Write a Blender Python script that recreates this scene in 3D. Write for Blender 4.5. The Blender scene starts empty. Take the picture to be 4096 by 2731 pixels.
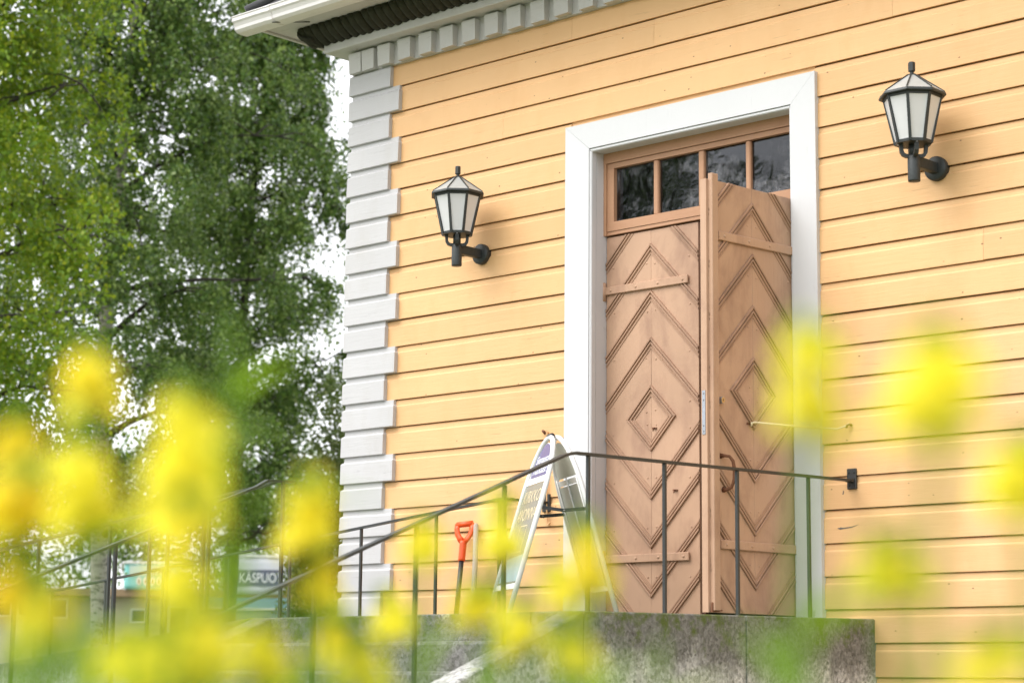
import bpy, bmesh, math, random
import numpy as np
from mathutils import Vector, Matrix

random.seed(7)
RNG = np.random.default_rng(11)
SC = bpy.context.scene
COL = SC.collection

# ------------------------------------------------------------------ camera
CAM_C = np.array([8.759, -10.034, 0.856])
YAW, PITCH, ROLL, FREL = -0.746600, 0.164466, 0.0095374, 2.0217074
def cam_axes():
    f = np.array([math.sin(YAW)*math.cos(PITCH), math.cos(YAW)*math.cos(PITCH), math.sin(PITCH)])
    r = np.array([math.cos(YAW), -math.sin(YAW), 0.0]); u = np.cross(r, f)
    return f, r*math.cos(ROLL)+u*math.sin(ROLL), -r*math.sin(ROLL)+u*math.cos(ROLL)
CF, CR, CU = cam_axes()
cd = bpy.data.cameras.new('camera'); cam = bpy.data.objects.new('camera', cd); COL.objects.link(cam)
cd.sensor_width = 36.0; cd.lens = 36.0*FREL; cd.clip_start = 0.05; cd.clip_end = 2000
M = Matrix.Identity(4)
for i in range(3):
    M[i][0] = CR[i]; M[i][1] = CU[i]; M[i][2] = -CF[i]; M[i][3] = CAM_C[i]
cam.matrix_world = M
cd.dof.use_dof = True; cd.dof.focus_distance = 12.9; cd.dof.aperture_fstop = 2.8
SC.camera = cam
def at(x, y, d):            # photograph pixel (4096 wide) + depth in metres -> place
    D = CF + (x-2048)/(FREL*4096)*CR - (y-1365.5)/(FREL*4096)*CU
    return CAM_C + d*D

# ------------------------------------------------------------------ sky, sun, exposure
SUN_EL, SUN_AZ = math.radians(52), math.radians(-28)   # azimuth from -Y towards +X
w = bpy.data.worlds.new('World'); SC.world = w; w.use_nodes = True
nt = w.node_tree; nt.nodes.clear()
sky = nt.nodes.new('ShaderNodeTexSky'); sky.sky_type = 'NISHITA'; sky.sun_disc = False
sky.sun_elevation = SUN_EL; sky.sun_rotation = math.pi - SUN_AZ; sky.air_density = 1.0; sky.dust_density = 5.0
hsv = nt.nodes.new('ShaderNodeHueSaturation'); hsv.inputs['Saturation'].default_value = 0.25
mixs = nt.nodes.new('ShaderNodeMixRGB'); mixs.inputs['Fac'].default_value = 0.72
mixs.inputs['Color2'].default_value = (10.6, 10.7, 11.1, 1)      # even overcast cloud layer
bg = nt.nodes.new('ShaderNodeBackground'); bg.inputs['Strength'].default_value = 0.10
wo = nt.nodes.new('ShaderNodeOutputWorld')
nt.links.new(sky.outputs[0], hsv.inputs['Color']); nt.links.new(hsv.outputs[0], mixs.inputs['Color1'])
nt.links.new(mixs.outputs[0], bg.inputs['Color']); nt.links.new(bg.outputs[0], wo.inputs['Surface'])
sl = bpy.data.lights.new('sun', 'SUN'); sl.energy = 1.3; sl.angle = math.radians(48); sl.color = (1.0, 0.96, 0.9)
so = bpy.data.objects.new('sun', sl); COL.objects.link(so)
sd = Vector((math.sin(SUN_AZ)*math.cos(SUN_EL), -math.cos(SUN_AZ)*math.cos(SUN_EL), math.sin(SUN_EL)))
so.rotation_euler = sd.to_track_quat('Z', 'Y').to_euler(); so.location = (0, -20, 30)
SC.view_settings.view_transform = 'Standard'; SC.view_settings.look = 'None'
SC.view_settings.gamma = 1.0; SC.view_settings.use_curve_mapping = False
SC.view_settings.exposure = 1.10

# ------------------------------------------------------------------ material helpers
def newmat(name):
    m = bpy.data.materials.new(name); m.use_nodes = True
    n = m.node_tree; n.nodes.clear()
    out = n.nodes.new('ShaderNodeOutputMaterial'); b = n.nodes.new('ShaderNodeBsdfPrincipled')
    n.links.new(b.outputs[0], out.inputs[0])
    return m, n, b, out
def N(n, t, **kw):
    nd = n.nodes.new(t)
    for k, v in kw.items():
        if k in nd.inputs.keys() if isinstance(k, str) else False: nd.inputs[k].default_value = v
        else: setattr(nd, k, v)
    return nd
def noise(n, vec, scale, detail=4, rough=0.55, dist=0.0):
    t = n.nodes.new('ShaderNodeTexNoise'); t.inputs['Scale'].default_value = scale
    t.inputs['Detail'].default_value = detail; t.inputs['Roughness'].default_value = rough; t.inputs['Distortion'].default_value = dist
    if vec is not None: n.links.new(vec, t.inputs['Vector'])
    return t.outputs['Fac']
def mapping(n, sc, kind='Object', rot=(0,0,0)):
    tc = n.nodes.new('ShaderNodeTexCoord'); mp = n.nodes.new('ShaderNodeMapping'); mp.inputs['Scale'].default_value = sc
    mp.inputs['Rotation'].default_value = rot
    n.links.new(tc.outputs[kind], mp.inputs[0]); return mp.outputs[0]
def ramp(n, fac, stops):
    r = n.nodes.new('ShaderNodeValToRGB'); e = r.color_ramp.elements
    while len(e) < len(stops): e.new(0.5)
    for i, (p, c) in enumerate(stops):
        e[i].position = p; e[i].color = (*c, 1) if len(c) == 3 else c
    n.links.new(fac, r.inputs[0]); return r.outputs[0]
def g(v): return (v, v, v)
def mix(n, fac, a, b, mode='MIX'):
    m = n.nodes.new('ShaderNodeMixRGB'); m.blend_type = mode
    for inp, v in (('Fac', fac), ('Color1', a), ('Color2', b)):
        if hasattr(v, 'is_linked') or hasattr(v, 'links'): n.links.new(v, m.inputs[inp])
        else: m.inputs[inp].default_value = v if inp == 'Fac' else ((*v, 1) if len(v) == 3 else v)
    return m.outputs[0]
def bump(n, b, h, strength=0.3, dist=0.005):
    bp = n.nodes.new('ShaderNodeBump'); bp.inputs['Strength'].default_value = strength; bp.inputs['Distance'].default_value = dist
    n.links.new(h, bp.inputs['Height']); n.links.new(bp.outputs[0], b.inputs['Normal']); return bp
def math_(n, op, a, b=None):
    m = n.nodes.new('ShaderNodeMath'); m.operation = op
    for i, v in enumerate((a, b)):
        if v is None: continue
        if isinstance(v, (int, float)): m.inputs[i].default_value = v
        else: n.links.new(v, m.inputs[i])
    return m.outputs[0]
def lin(r, gg, b):
    f = lambda c: ((c/255+0.055)/1.055)**2.4 if c > 10 else c/255/12.92
    return (f(r), f(gg), f(b))

def painted_wood(name, col, axis='x', var=0.10, speck=True, crack=0.5, rough=0.55, dirt=0.0, dirtcol=(0.1,0.08,0.06), rnd=0.22):
    m, n, b, _ = newmat(name)
    sc = {'x': (1.2, 14, 16), 'y': (14, 1.2, 16), 'z': (14, 14, 1.2)}[axis]
    grain = noise(n, mapping(n, sc), 3.0, 6, 0.6, 0.4)
    fine = noise(n, mapping(n, tuple(s*4 for s in sc)), 3.0, 3, 0.6)
    big = noise(n, mapping(n, (1, 1, 1)), 1.6, 3, 0.6)
    oi = n.nodes.new('ShaderNodeObjectInfo')
    c = mix(n, math_(n, 'MULTIPLY', big, 1.0), tuple(x*(1-var) for x in col), tuple(min(1, x*(1+var*0.6)) for x in col))
    c = mix(n, math_(n, 'MULTIPLY', oi.outputs['Random'], rnd), c, tuple(x*0.72 for x in col))
    ck = ramp(n, grain, [(0.0, g(1)), (0.30, g(1)), (0.345, g(0)), (1.0, g(0))])
    c = mix(n, math_(n, 'MULTIPLY', ck, 0.35*crack), c, tuple(x*0.45 for x in col))
    if speck:
        v = n.nodes.new('ShaderNodeTexVoronoi'); v.inputs['Scale'].default_value = 9.0
        n.links.new(mapping(n, (1, 1, 1.6)), v.inputs['Vector'])
        spot = ramp(n, v.outputs['Distance'], [(0.0, g(1)), (0.05, g(1)), (0.075, g(0)), (1, g(0))])
        sel = ramp(n, v.outputs['Color'], [(0, g(0)), (0.66, g(0)), (0.70, g(1)), (1, g(1))])
        c = mix(n, math_(n, 'MULTIPLY', math_(n, 'MULTIPLY', spot, sel), 0.8), c, (0.16, 0.07, 0.03))
    if dirt > 0:
        d = noise(n, mapping(n, (2.2, 2.2, 1.1)), 2.0, 6, 0.65, 0.3)
        dd = ramp(n, d, [(0, g(0)), (0.48, g(0)), (0.72, g(1)), (1, g(1))])
        c = mix(n, math_(n, 'MULTIPLY', dd, dirt), c, dirtcol)
    n.links.new(c, b.inputs['Base Color']); b.inputs['Roughness'].default_value = rough
    b.inputs['Specular IOR Level'].default_value = 0.35
    h = math_(n, 'ADD', math_(n, 'MULTIPLY', grain, 0.8), math_(n, 'MULTIPLY', fine, 0.25))
    bump(n, b, h, 0.35, 0.006)
    return m

def simple(name, col, rough=0.5, metal=0.0, var=0.25, scale=30, bmp=0.1):
    m, n, b, _ = newmat(name)
    f = noise(n, mapping(n, (1, 1, 1)), scale, 5, 0.6)
    c = mix(n, f, tuple(x*(1-var) for x in col), tuple(min(1, x*(1+var)) for x in col))
    n.links.new(c, b.inputs['Base Color']); b.inputs['Roughness'].default_value = rough; b.inputs['Metallic'].default_value = metal
    if bmp: bump(n, b, f, bmp, 0.003)
    return m

MT = {}
MT['siding'] = painted_wood('ochre_painted_wood', (0.78, 0.478, 0.232), 'x', 0.10, crack=1.0, dirt=0.30, dirtcol=(0.66, 0.36, 0.15), rnd=0.36)
MT['siding_y'] = painted_wood('ochre_painted_wood_side', (0.78, 0.478, 0.232), 'y', 0.10, crack=1.0, dirt=0.30, dirtcol=(0.66, 0.36, 0.15), rnd=0.36)
MT['white'] = painted_wood('white_painted_wood', (0.53, 0.525, 0.535), 'x', 0.08, speck=True, crack=1.0, dirt=0.35, dirtcol=(0.42, 0.40, 0.37), rnd=0.3)
MT['white_z'] = painted_wood('white_painted_upright_wood', (0.65, 0.655, 0.67), 'z', 0.05, speck=False, crack=0.35)
MT['white_e'] = painted_wood('weathered_white_eave_wood', (0.58, 0.57, 0.56), 'x', 0.10, speck=True, crack=0.8, dirt=0.35, dirtcol=(0.40, 0.38, 0.33))
MT['door'] = painted_wood('salmon_brown_door_paint', (0.53, 0.335, 0.222), 'z', 0.26, speck=False, crack=0.3, rough=0.42, dirt=0.95, dirtcol=(0.34, 0.20, 0.135))
MT['door_x'] = painted_wood('salmon_brown_frame_paint', (0.48, 0.265, 0.155), 'x', 0.12, speck=False, crack=0.6, rough=0.5, dirt=0.3, dirtcol=(0.35, 0.16, 0.09))
MT['door_bead'] = painted_wood('grimy_door_moulding_paint', (0.43, 0.262, 0.172), 'z', 0.2, speck=False, crack=0.3, rough=0.5, dirt=0.8, dirtcol=(0.22, 0.13, 0.085))
MT['door_dark'] = simple('dark_red_brown_paint', (0.09, 0.035, 0.022), 0.5)
MT['interior'] = simple('dark_interior_wood', (0.05, 0.04, 0.035), 0.8)
MT['iron'] = simple('black_painted_iron', (0.028, 0.031, 0.031), 0.45, 0.0, 0.35, 60, 0.25)
MT['lampmetal'] = simple('dark_grey_lamp_metal', (0.035, 0.040, 0.040), 0.5, 0.2, 0.4, 40, 0.2)
MT['rust'] = simple('rusty_iron', (0.16, 0.065, 0.03), 0.75, 0.2, 0.6, 90, 0.4)
MT['steel'] = simple('galvanised_steel', (0.42, 0.45, 0.50), 0.35, 0.8, 0.2, 60, 0.1)
MT['brass'] = simple('brass_lock', (0.55, 0.40, 0.20), 0.35, 0.8, 0.2, 60, 0.1)
MT['orange'] = simple('orange_plastic', (0.80, 0.095, 0.012), 0.38, 0, 0.1, 40, 0.1)
MT['blackhandle'] = simple('black_lacquered_handle', (0.022, 0.022, 0.024), 0.4, 0, 0.5, 60, 0.1)
MT['greywood'] = painted_wood('bare_grey_wood', (0.40, 0.34, 0.31), 'z', 0.2, speck=False, crack=1.0, rough=0.8)
MT['signwhite'] = simple('white_enamel_tube', (0.82, 0.83, 0.82), 0.3, 0, 0.04, 20, 0)
MT['signblue'] = simple('navy_blue_sign_print', (0.085, 0.095, 0.27), 0.2, 0, 0.1, 10, 0)
MT['signgrey'] = simple('grey_poster_print', (0.20, 0.20, 0.165), 0.25, 0, 0.25, 6, 0)
MT['signback'] = simple('pale_grey_sign_back', (0.52, 0.53, 0.46), 0.5, 0, 0.12, 6, 0)
MT['print_white'] = simple('white_print', (0.85, 0.86, 0.88), 0.4, 0, 0.02, 10, 0)
MT['print_cream'] = simple('cream_print', (0.62, 0.52, 0.33), 0.4, 0, 0.05, 10, 0)
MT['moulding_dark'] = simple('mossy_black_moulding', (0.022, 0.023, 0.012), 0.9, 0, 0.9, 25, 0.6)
MT['gutter'] = simple('off_white_gutter_metal', (0.76, 0.73, 0.73), 0.35, 0.0, 0.08, 8, 0.05)
MT['roof'] = simple('dark_grey_sheet_roof', (0.06, 0.06, 0.065), 0.45, 0.3, 0.4, 6, 0.1)
MT['lilacroof'] = simple('pale_grey_lamp_roof_glass', (0.40, 0.41, 0.40), 0.35, 0, 0.15, 12, 0.05)
MT['bolt'] = simple('bolt_metal', (0.25, 0.25, 0.26), 0.4, 0.7, 0.2, 60, 0)

def milk_glass():
    m, n, b, out = newmat('milky_lamp_glass')
    f = noise(n, mapping(n, (1, 1, 1)), 9, 3)
    n.links.new(mix(n, f, (0.60, 0.60, 0.61), (0.70, 0.70, 0.71)), b.inputs['Base Color']); b.inputs['Roughness'].default_value = 0.3
    return m
MT['milk'] = milk_glass()

def dirty_glass():
    m, n, b, out = newmat('old_wavy_window_glass'); n.nodes.remove(b)
    wv = noise(n, mapping(n, (1, 1, 1)), 4.5, 2, 0.5, 0.8)
    bp = n.nodes.new('ShaderNodeBump'); bp.inputs['Strength'].default_value = 0.06; bp.inputs['Distance'].default_value = 0.03
    n.links.new(wv, bp.inputs['Height'])
    gl = n.nodes.new('ShaderNodeBsdfGlossy'); gl.inputs['Roughness'].default_value = 0.03; n.links.new(bp.outputs[0], gl.inputs['Normal'])
    tr = n.nodes.new('ShaderNodeBsdfTransparent'); tr.inputs['Color'].default_value = (0.45, 0.47, 0.50, 1)
    fr = n.nodes.new('ShaderNodeFresnel'); fr.inputs['IOR'].default_value = 1.5; n.links.new(bp.outputs[0], fr.inputs['Normal'])
    m1 = n.nodes.new('ShaderNodeMixShader'); n.links.new(fr.outputs[0], m1.inputs[0]); n.links.new(tr.outputs[0], m1.inputs[1]); n.links.new(gl.outputs[0], m1.inputs[2])
    df = n.nodes.new('ShaderNodeBsdfDiffuse'); df.inputs['Color'].default_value = (0.45, 0.45, 0.48, 1)
    st = noise(n, mapping(n, (30, 30, 9)), 2.5, 7, 0.75, 0.4); bl = noise(n, mapping(n, (1, 1, 1)), 3.6, 6, 0.7, 0.6)
    d1 = math_(n, 'MULTIPLY', ramp(n, bl, [(0, g(0)), (0.50, g(0)), (0.60, g(0.65)), (0.64, g(0.08)), (1, g(0.7))]), ramp(n, st, [(0, g(0)), (0.35, g(0.1)), (0.7, g(1)), (1, g(1))]))
    d2 = math_(n, 'ADD', math_(n, 'MULTIPLY', d1, 0.6), 0.004)
    m2 = n.nodes.new('ShaderNodeMixShader'); n.links.new(d2, m2.inputs[0]); n.links.new(m1.outputs[0], m2.inputs[1]); n.links.new(df.outputs[0], m2.inputs[2])
    n.links.new(m2.outputs[0], out.inputs[0])
    return m
MT['glass'] = dirty_glass()

def granite(name, ztop, moss=1.0, dark=0.0):
    m, n, b, _ = newmat(name)
    co = mapping(n, (1, 1, 1))
    v = n.nodes.new('ShaderNodeTexVoronoi'); v.inputs['Scale'].default_value = 58; n.links.new(co, v.inputs['Vector'])
    sp = noise(n, co, 62, 3, 0.8)
    base = ramp(n, v.outputs['Color'], [(0.0, g(0.03)), (0.3, g(0.26)), (0.55, g(0.46)), (1.0, g(0.85))])
    base = mix(n, 0.5, base, ramp(n, sp, [(0.3, (0.06, 0.055, 0.05)), (0.5, (0.42, 0.41, 0.37)), (0.7, (0.80, 0.78, 0.72))]))
    # dark weather stains running from the upper edge, moss and lichen
    sep = n.nodes.new('ShaderNodeSeparateXYZ'); n.links.new(mapping(n, (1, 1, 1)), sep.inputs[0])
    run = noise(n, mapping(n, (3.2, 3.2, 0.7)), 2.0, 6, 0.65, 0.5)
    blot = noise(n, co, 5.5, 5, 0.65)
    depth = math_(n, 'SUBTRACT', ztop, sep.outputs['Z'])
    near = math_(n, 'SUBTRACT', 1.0, math_(n, 'MULTIPLY', depth, 4.5))
    amt = math_(n, 'ADD', math_(n, 'ADD', math_(n, 'MULTIPLY', math_(n, 'MAXIMUM', near, -0.6), 0.50), dark), math_(n, 'ADD', math_(n, 'MULTIPLY', run, 0.9), math_(n, 'MULTIPLY', blot, 0.5)))
    st = ramp(n, amt, [(0, g(0)), (0.70, g(0)), (0.80, g(0.35)), (1.0, g(0.94))])
    dark = mix(n, 0.35, base, (0.025, 0.021, 0.016), 'MIX')
    dark = mix(n, 0.55, dark, (0.032, 0.030, 0.018))
    c = mix(n, st, base, dark)
    ms = noise(n, co, 9, 5, 0.7); mm = ramp(n, math_(n, 'ADD', math_(n, 'MULTIPLY', near, 0.18), ms), [(0, g(0)), (0.60, g(0)), (0.78, g(0.75)), (1, g(0.75))])
    c = mix(n, math_(n, 'MULTIPLY', mm, moss), c, (0.085, 0.115, 0.022))
    lv = n.nodes.new('ShaderNodeTexVoronoi'); lv.inputs['Scale'].default_value = 7; n.links.new(co, lv.inputs['Vector'])
    lm = math_(n, 'MULTIPLY', ramp(n, lv.outputs['Distance'], [(0, g(1)), (0.17, g(1)), (0.24, g(0)), (1, g(0))]), ramp(n, lv.outputs['Color'], [(0, g(0)), (0.68, g(0)), (0.72, g(1)), (1, g(1))]))
    lm = math_(n, 'MULTIPLY', lm, ramp(n, noise(n, co, 60, 3), [(0, g(0)), (0.45, g(0)), (0.55, g(1)), (1, g(1))]))
    c = mix(n, math_(n, 'MULTIPLY', lm, 0.8), c, (0.42, 0.43, 0.28))
    n.links.new(c, b.inputs['Base Color']); b.inputs['Roughness'].default_value = 0.85
    bump(n, b, math_(n, 'ADD', sp, math_(n, 'MULTIPLY', blot, 0.6)), 0.7, 0.008)
    return m

def leafmat(name, cols, trans=0.45, rough=0.5, pf=0.35):
    m, n, b, out = newmat(name); n.nodes.remove(b)
    ge = n.nodes.new('ShaderNodeNewGeometry')
    c = ramp(n, ge.outputs['Random Per Island'], [(i/(len(cols)-1), cc) for i, cc in enumerate(cols)])
    patch = noise(n, mapping(n, (1, 1, 1)), 0.55, 3)
    c = mix(n, math_(n, 'MULTIPLY', patch, pf), c, tuple(x*0.7 for x in cols[0]))
    df = n.nodes.new('ShaderNodeBsdfPrincipled'); n.links.new(c, df.inputs['Base Color']); df.inputs['Roughness'].default_value = rough
    df.inputs['Specular IOR Level'].default_value = 0.3
    tl = n.nodes.new('ShaderNodeBsdfTranslucent')
    n.links.new(mix(n, 0.35, c, (c0 := tuple(min(1, x*1.6) for x in cols[-1]))), tl.inputs['Color'])
    ms = n.nodes.new('ShaderNodeMixShader'); ms.inputs[0].default_value = trans
    n.links.new(df.outputs[0], ms.inputs[1]); n.links.new(tl.outputs[0], ms.inputs[2]); n.links.new(ms.outputs[0], out.inputs[0])
    return m
MT['leaf_dark'] = leafmat('birch_leaf_green', [(0.014, 0.046, 0.007), (0.050, 0.120, 0.015), (0.120, 0.215, 0.034), (0.30, 0.39, 0.11)], 0.30, 0.34)
MT['leaf_bright'] = leafmat('birch_leaf_yellow_green', [(0.06, 0.14, 0.010), (0.12, 0.24, 0.014), (0.18, 0.31, 0.022), (0.38, 0.42, 0.03)], 0.40, 0.4)
MT['leaf_far'] = leafmat('far_leaf_green', [(0.05, 0.09, 0.018), (0.08, 0.12, 0.025), (0.11, 0.15, 0.04), (0.15, 0.17, 0.06)], 0.30)
MT['leaf_plant'] = leafmat('garden_leaf_green', [(0.12, 0.24, 0.012), (0.18, 0.32, 0.016), (0.26, 0.40, 0.025)], 0.5)
MT['petal'] = leafmat('yellow_petal', [(0.94, 0.80, 0.02), (0.95, 0.87, 0.05), (0.96, 0.92, 0.16)], 0.55, 0.6, 0.0)
MT['petal_o'] = leafmat('golden_petal', [(0.93, 0.62, 0.015), (0.95, 0.74, 0.03), (0.96, 0.85, 0.10)], 0.55, 0.6, 0.0)

def barkmat():
    m, n, b, _ = newmat('birch_bark')
    f = noise(n, mapping(n, (3, 3, 9)), 2.2, 6, 0.7, 0.6); f2 = noise(n, mapping(n, (1, 1, 1)), 1.4, 4)
    c = ramp(n, math_(n, 'ADD', math_(n, 'MULTIPLY', f, 0.75), math_(n, 'MULTIPLY', f2, 0.25)), [(0, g(0.03)), (0.42, (0.05, 0.045, 0.04)), (0.5, (0.40, 0.38, 0.33)), (1, (0.62, 0.59, 0.53))])
    n.links.new(c, b.inputs['Base Color']); b.inputs['Roughness'].default_value = 0.8; bump(n, b, f, 0.6, 0.02)
    return m
MT['bark'] = barkmat()
MT['bark_dark'] = simple('dark_branch_bark', (0.035, 0.028, 0.022), 0.85, 0, 0.5, 20, 0.3)
def groundmat():
    m, n, b, _ = newmat('rough_grass_ground')
    f = noise(n, mapping(n, (1, 1, 1)), 2.5, 8, 0.7); f2 = noise(n, mapping(n, (1, 1, 1)), 0.15, 4)
    c = mix(n, f, (0.05, 0.085, 0.02), (0.13, 0.17, 0.05)); c = mix(n, math_(n, 'MULTIPLY', f2, 0.6), c, (0.17, 0.16, 0.10))
    n.links.new(c, b.inputs['Base Color']); b.inputs['Roughness'].default_value = 0.95; bump(n, b, f, 0.8, 0.05)
    return m
MT['ground'] = groundmat()

# ------------------------------------------------------------------ object helpers
def tag(o, label=None, cat=None, group=None, kind=None):
    if label: o['label'] = label
    if cat: o['category'] = cat
    if group: o['group'] = group
    if kind: o['kind'] = kind
    return o
def thing(name, loc, label, cat, group=None):
    o = bpy.data.objects.new(name, None); COL.objects.link(o); o.location = loc; o.empty_display_size = 0.1
    return tag(o, label, cat, group)
ORG = {}
def origin(o):
    p = Vector((0, 0, 0))
    while o is not None: p = p + o.location; o = o.parent
    return p
class MB:
    def __init__(s): s.v = []; s.f = []; s.sm = []
    def add(s, vs, fs, smooth=False):
        k = len(s.v); s.v += [tuple(map(float, p)) for p in vs]
        s.f += [tuple(i+k for i in f) for f in fs]; s.sm += [smooth]*len(fs); return s
    def box(s, x0, x1, y0, y1, z0, z1):
        return s.add([(x0,y0,z0),(x1,y0,z0),(x1,y1,z0),(x0,y1,z0),(x0,y0,z1),(x1,y0,z1),(x1,y1,z1),(x0,y1,z1)],
                     [(3,2,1,0),(4,5,6,7),(0,1,5,4),(1,2,6,5),(2,3,7,6),(3,0,4,7)])
    def bbox(s, x0, x1, y0, y1, z0, z1, b=0.004):   # box with chamfered long edges, via prism of chamfered rect along longest axis
        d = (x1-x0, y1-y0, z1-z0); a = d.index(max(d))
        lo = (x0,y0,z0); hi = (x1,y1,z1); p, q = [i for i in range(3) if i != a]
        if (a, p, q) == (1, 0, 2): pass
        def rect(ins): return [(lo[p]+b+ins,lo[q]+ins),(hi[p]-b-ins,lo[q]+ins),(hi[p]-ins,lo[q]+b+ins),(hi[p]-ins,hi[q]-b-ins),(hi[p]-b-ins,hi[q]-ins),(lo[p]+b+ins,hi[q]-ins),(lo[p]+ins,hi[q]-b-ins),(lo[p]+ins,lo[q]+b+ins)]
        rings = []
        for pos, ins in ((lo[a], b*0.7), (lo[a]+b, 0), (hi[a]-b, 0), (hi[a], b*0.7)):
            ring = []
            for u, v in rect(ins):
                c = [0,0,0]; c[a] = pos; c[p] = u; c[q] = v; ring.append(tuple(c))
            rings.append(ring)
        return s.rings(rings, True, True)
    def rings(s, rings, cap0=True, cap1=True, smooth=False, closed=True):
        n = len(rings[0]); vs = [p for r in rings for p in r]; fs = []
        for i in range(len(rings)-1):
            for j in range(n if closed else n-1):
                k = (j+1) % n; fs.append((i*n+j, i*n+k, (i+1)*n+k, (i+1)*n+j))
        if cap0: fs.append(tuple(range(n))[::-1])
        if cap1: fs.append(tuple((len(rings)-1)*n+j for j in range(n)))
        return s.add(vs, fs, smooth)
    def tube(s, path, rad, n=10, smooth=True, squash=None):
        path = [Vector(p) for p in path]; rads = rad if hasattr(rad, '__len__') else [rad]*len(path)
        up = None; rings = []
        for i, p in enumerate(path):
            t = (path[min(i+1, len(path)-1)]-path[max(i-1, 0)]).normalized()
            if up is None:
                up = Vector((0,0,1)) if abs(t.z) < 0.9 else Vector((1,0,0))
            a = t.cross(up).normalized(); bb = a.cross(t).normalized(); up = bb
            sq = squash or (1, 1)
            rings.append([tuple(p + rads[i]*(sq[0]*math.cos(2*math.pi*k/n)*a + sq[1]*math.sin(2*math.pi*k/n)*bb)) for k in range(n)])
        return s.rings(rings, True, True, smooth)
    def bar(s, path, wd, ht, side=None):      # rectangular bar swept along a path
        path = [Vector(p) for p in path]; rings = []
        for i, p in enumerate(path):
            t = (path[min(i+1, len(path)-1)]-path[max(i-1, 0)]).normalized()
            a = Vector(side).normalized() if side else t.cross(Vector((0,0,1))).normalized()
            bb = a.cross(t).normalized()
            rings.append([tuple(p+a*sx*wd/2+bb*sz*ht/2) for sx, sz in ((-1,-1),(1,-1),(1,1),(-1,1))])
        return s.rings(rings)
    def lathe(s, prof, c=(0,0,0), n=8, rot=0, smooth=False, cap=True, axis='z'):
        rings = []
        for r, z in prof:
            ring = []
            for k in range(n):
                a = 2*math.pi*k/n + rot
                p = (r*math.cos(a), r*math.sin(a), z)
                if axis == 'y': p = (p[0], z, p[1])
                ring.append((c[0]+p[0], c[1]+p[1], c[2]+p[2]))
            rings.append(ring)
        return s.rings(rings, cap, cap, smooth)
    def mesh(s, name, off=(0,0,0)):
        me = bpy.data.meshes.new(name)
        me.from_pydata([(x-off[0], y-off[1], z-off[2]) for x, y, z in s.v], [], s.f)
        bm = bmesh.new(); bm.from_mesh(me); bmesh.ops.recalc_face_normals(bm, faces=bm.faces); bm.to_mesh(me); bm.free()
        for p, sm in zip(me.polygons, s.sm): p.use_smooth = sm
        me.update(); return me
    def build(s, name, mat, parent=None, label=None, kind=None):
        off = origin(parent) if parent else Vector((0, 0, 0))
        me = s.mesh(name, off)
        o = bpy.data.objects.new(name, me); COL.objects.link(o); o.parent = parent
        me.materials.append(MT[mat] if isinstance(mat, str) else mat)
        return tag(o, label, None, None, kind)
def link(name, me, parent, loc=(0,0,0), rot=None, scale=None):
    o = bpy.data.objects.new(name, me); COL.objects.link(o); o.parent = parent; o.location = loc
    if rot is not None: o.rotation_euler = rot
    if scale is not None: o.scale = scale
    return o
def clip(poly, a, b, c):                     # keep a*x+b*y<=c
    out = []
    for i in range(len(poly)):
        p, q = poly[i], poly[(i+1) % len(poly)]
        dp, dq = a*p[0]+b*p[1]-c, a*q[0]+b*q[1]-c
        if dp <= 1e-9: out.append(p)
        if (dp < -1e-9 and dq > 1e-9) or (dp > 1e-9 and dq < -1e-9):
            t = dp/(dp-dq); out.append((p[0]+t*(q[0]-p[0]), p[1]+t*(q[1]-p[1])))
    return out
def inset(poly, d):
    A = sum(poly[i][0]*poly[(i+1) % len(poly)][1]-poly[(i+1) % len(poly)][0]*poly[i][1] for i in range(len(poly)))
    if A < 0: poly = poly[::-1]
    out = list(poly)
    for i in range(len(poly)):
        p, q = poly[i], poly[(i+1) % len(poly)]
        ex, ey = q[0]-p[0], q[1]-p[1]; L = math.hypot(ex, ey)
        if L < 1e-6: continue
        nx, ny = ey/L, -ex/L
        out = clip(out, nx, ny, nx*p[0]+ny*p[1]-d)
        if len(out) < 3: return None
    return out
def text_mesh(txt, size, mat, M4, shear=0.0, extrude=0.0008, align='CENTER', space=1.0, sx=1.0):
    cu = bpy.data.curves.new('lettering', 'FONT'); cu.body = txt; cu.size = size; cu.extrude = extrude
    cu.align_x = align; cu.shear = shear; cu.space_character = space; cu.resolution_u = 3
    o = bpy.data.objects.new('lettering', cu); COL.objects.link(o)
    dg = bpy.context.evaluated_depsgraph_get(); me = bpy.data.meshes.new_from_object(o.evaluated_get(dg))
    bpy.data.objects.remove(o); me.transform(M4 @ Matrix.Diagonal((sx, 1, 1, 1))); me.materials.clear(); me.materials.append(MT[mat])
    return me

# ------------------------------------------------------------------ ground
def gh(x, y):
    d = math.hypot(x-CAM_C[0], y-CAM_C[1])
    t = min(1, max(0, (d-20)/30)); return 0.55*t*t*(3-2*t)
bm = bmesh.new(); rr = [0, 4, 8, 12, 16, 20, 24, 28, 32, 36, 42, 50, 65, 90, 140, 240, 420, 700]; na = 48; prev = None
for r in rr:
    ring = [bm.verts.new((CAM_C[0]+r*math.cos(2*math.pi*k/na), CAM_C[1]+r*math.sin(2*math.pi*k/na), gh(CAM_C[0]+r, CAM_C[1]))) for k in range(na if r else 1)]
    if prev:
        for k in range(na):
            if len(prev) == 1: bm.faces.new((prev[0], ring[k], ring[(k+1) % na]))
            else: bm.faces.new((prev[k], ring[k], ring[(k+1) % na], prev[(k+1) % na]))
    prev = ring
me = bpy.data.meshes.new('ground'); bm.to_mesh(me); bm.free(); me.materials.append(MT['ground'])
go = bpy.data.objects.new('ground', me); COL.objects.link(go); tag(go, kind='structure')

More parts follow.
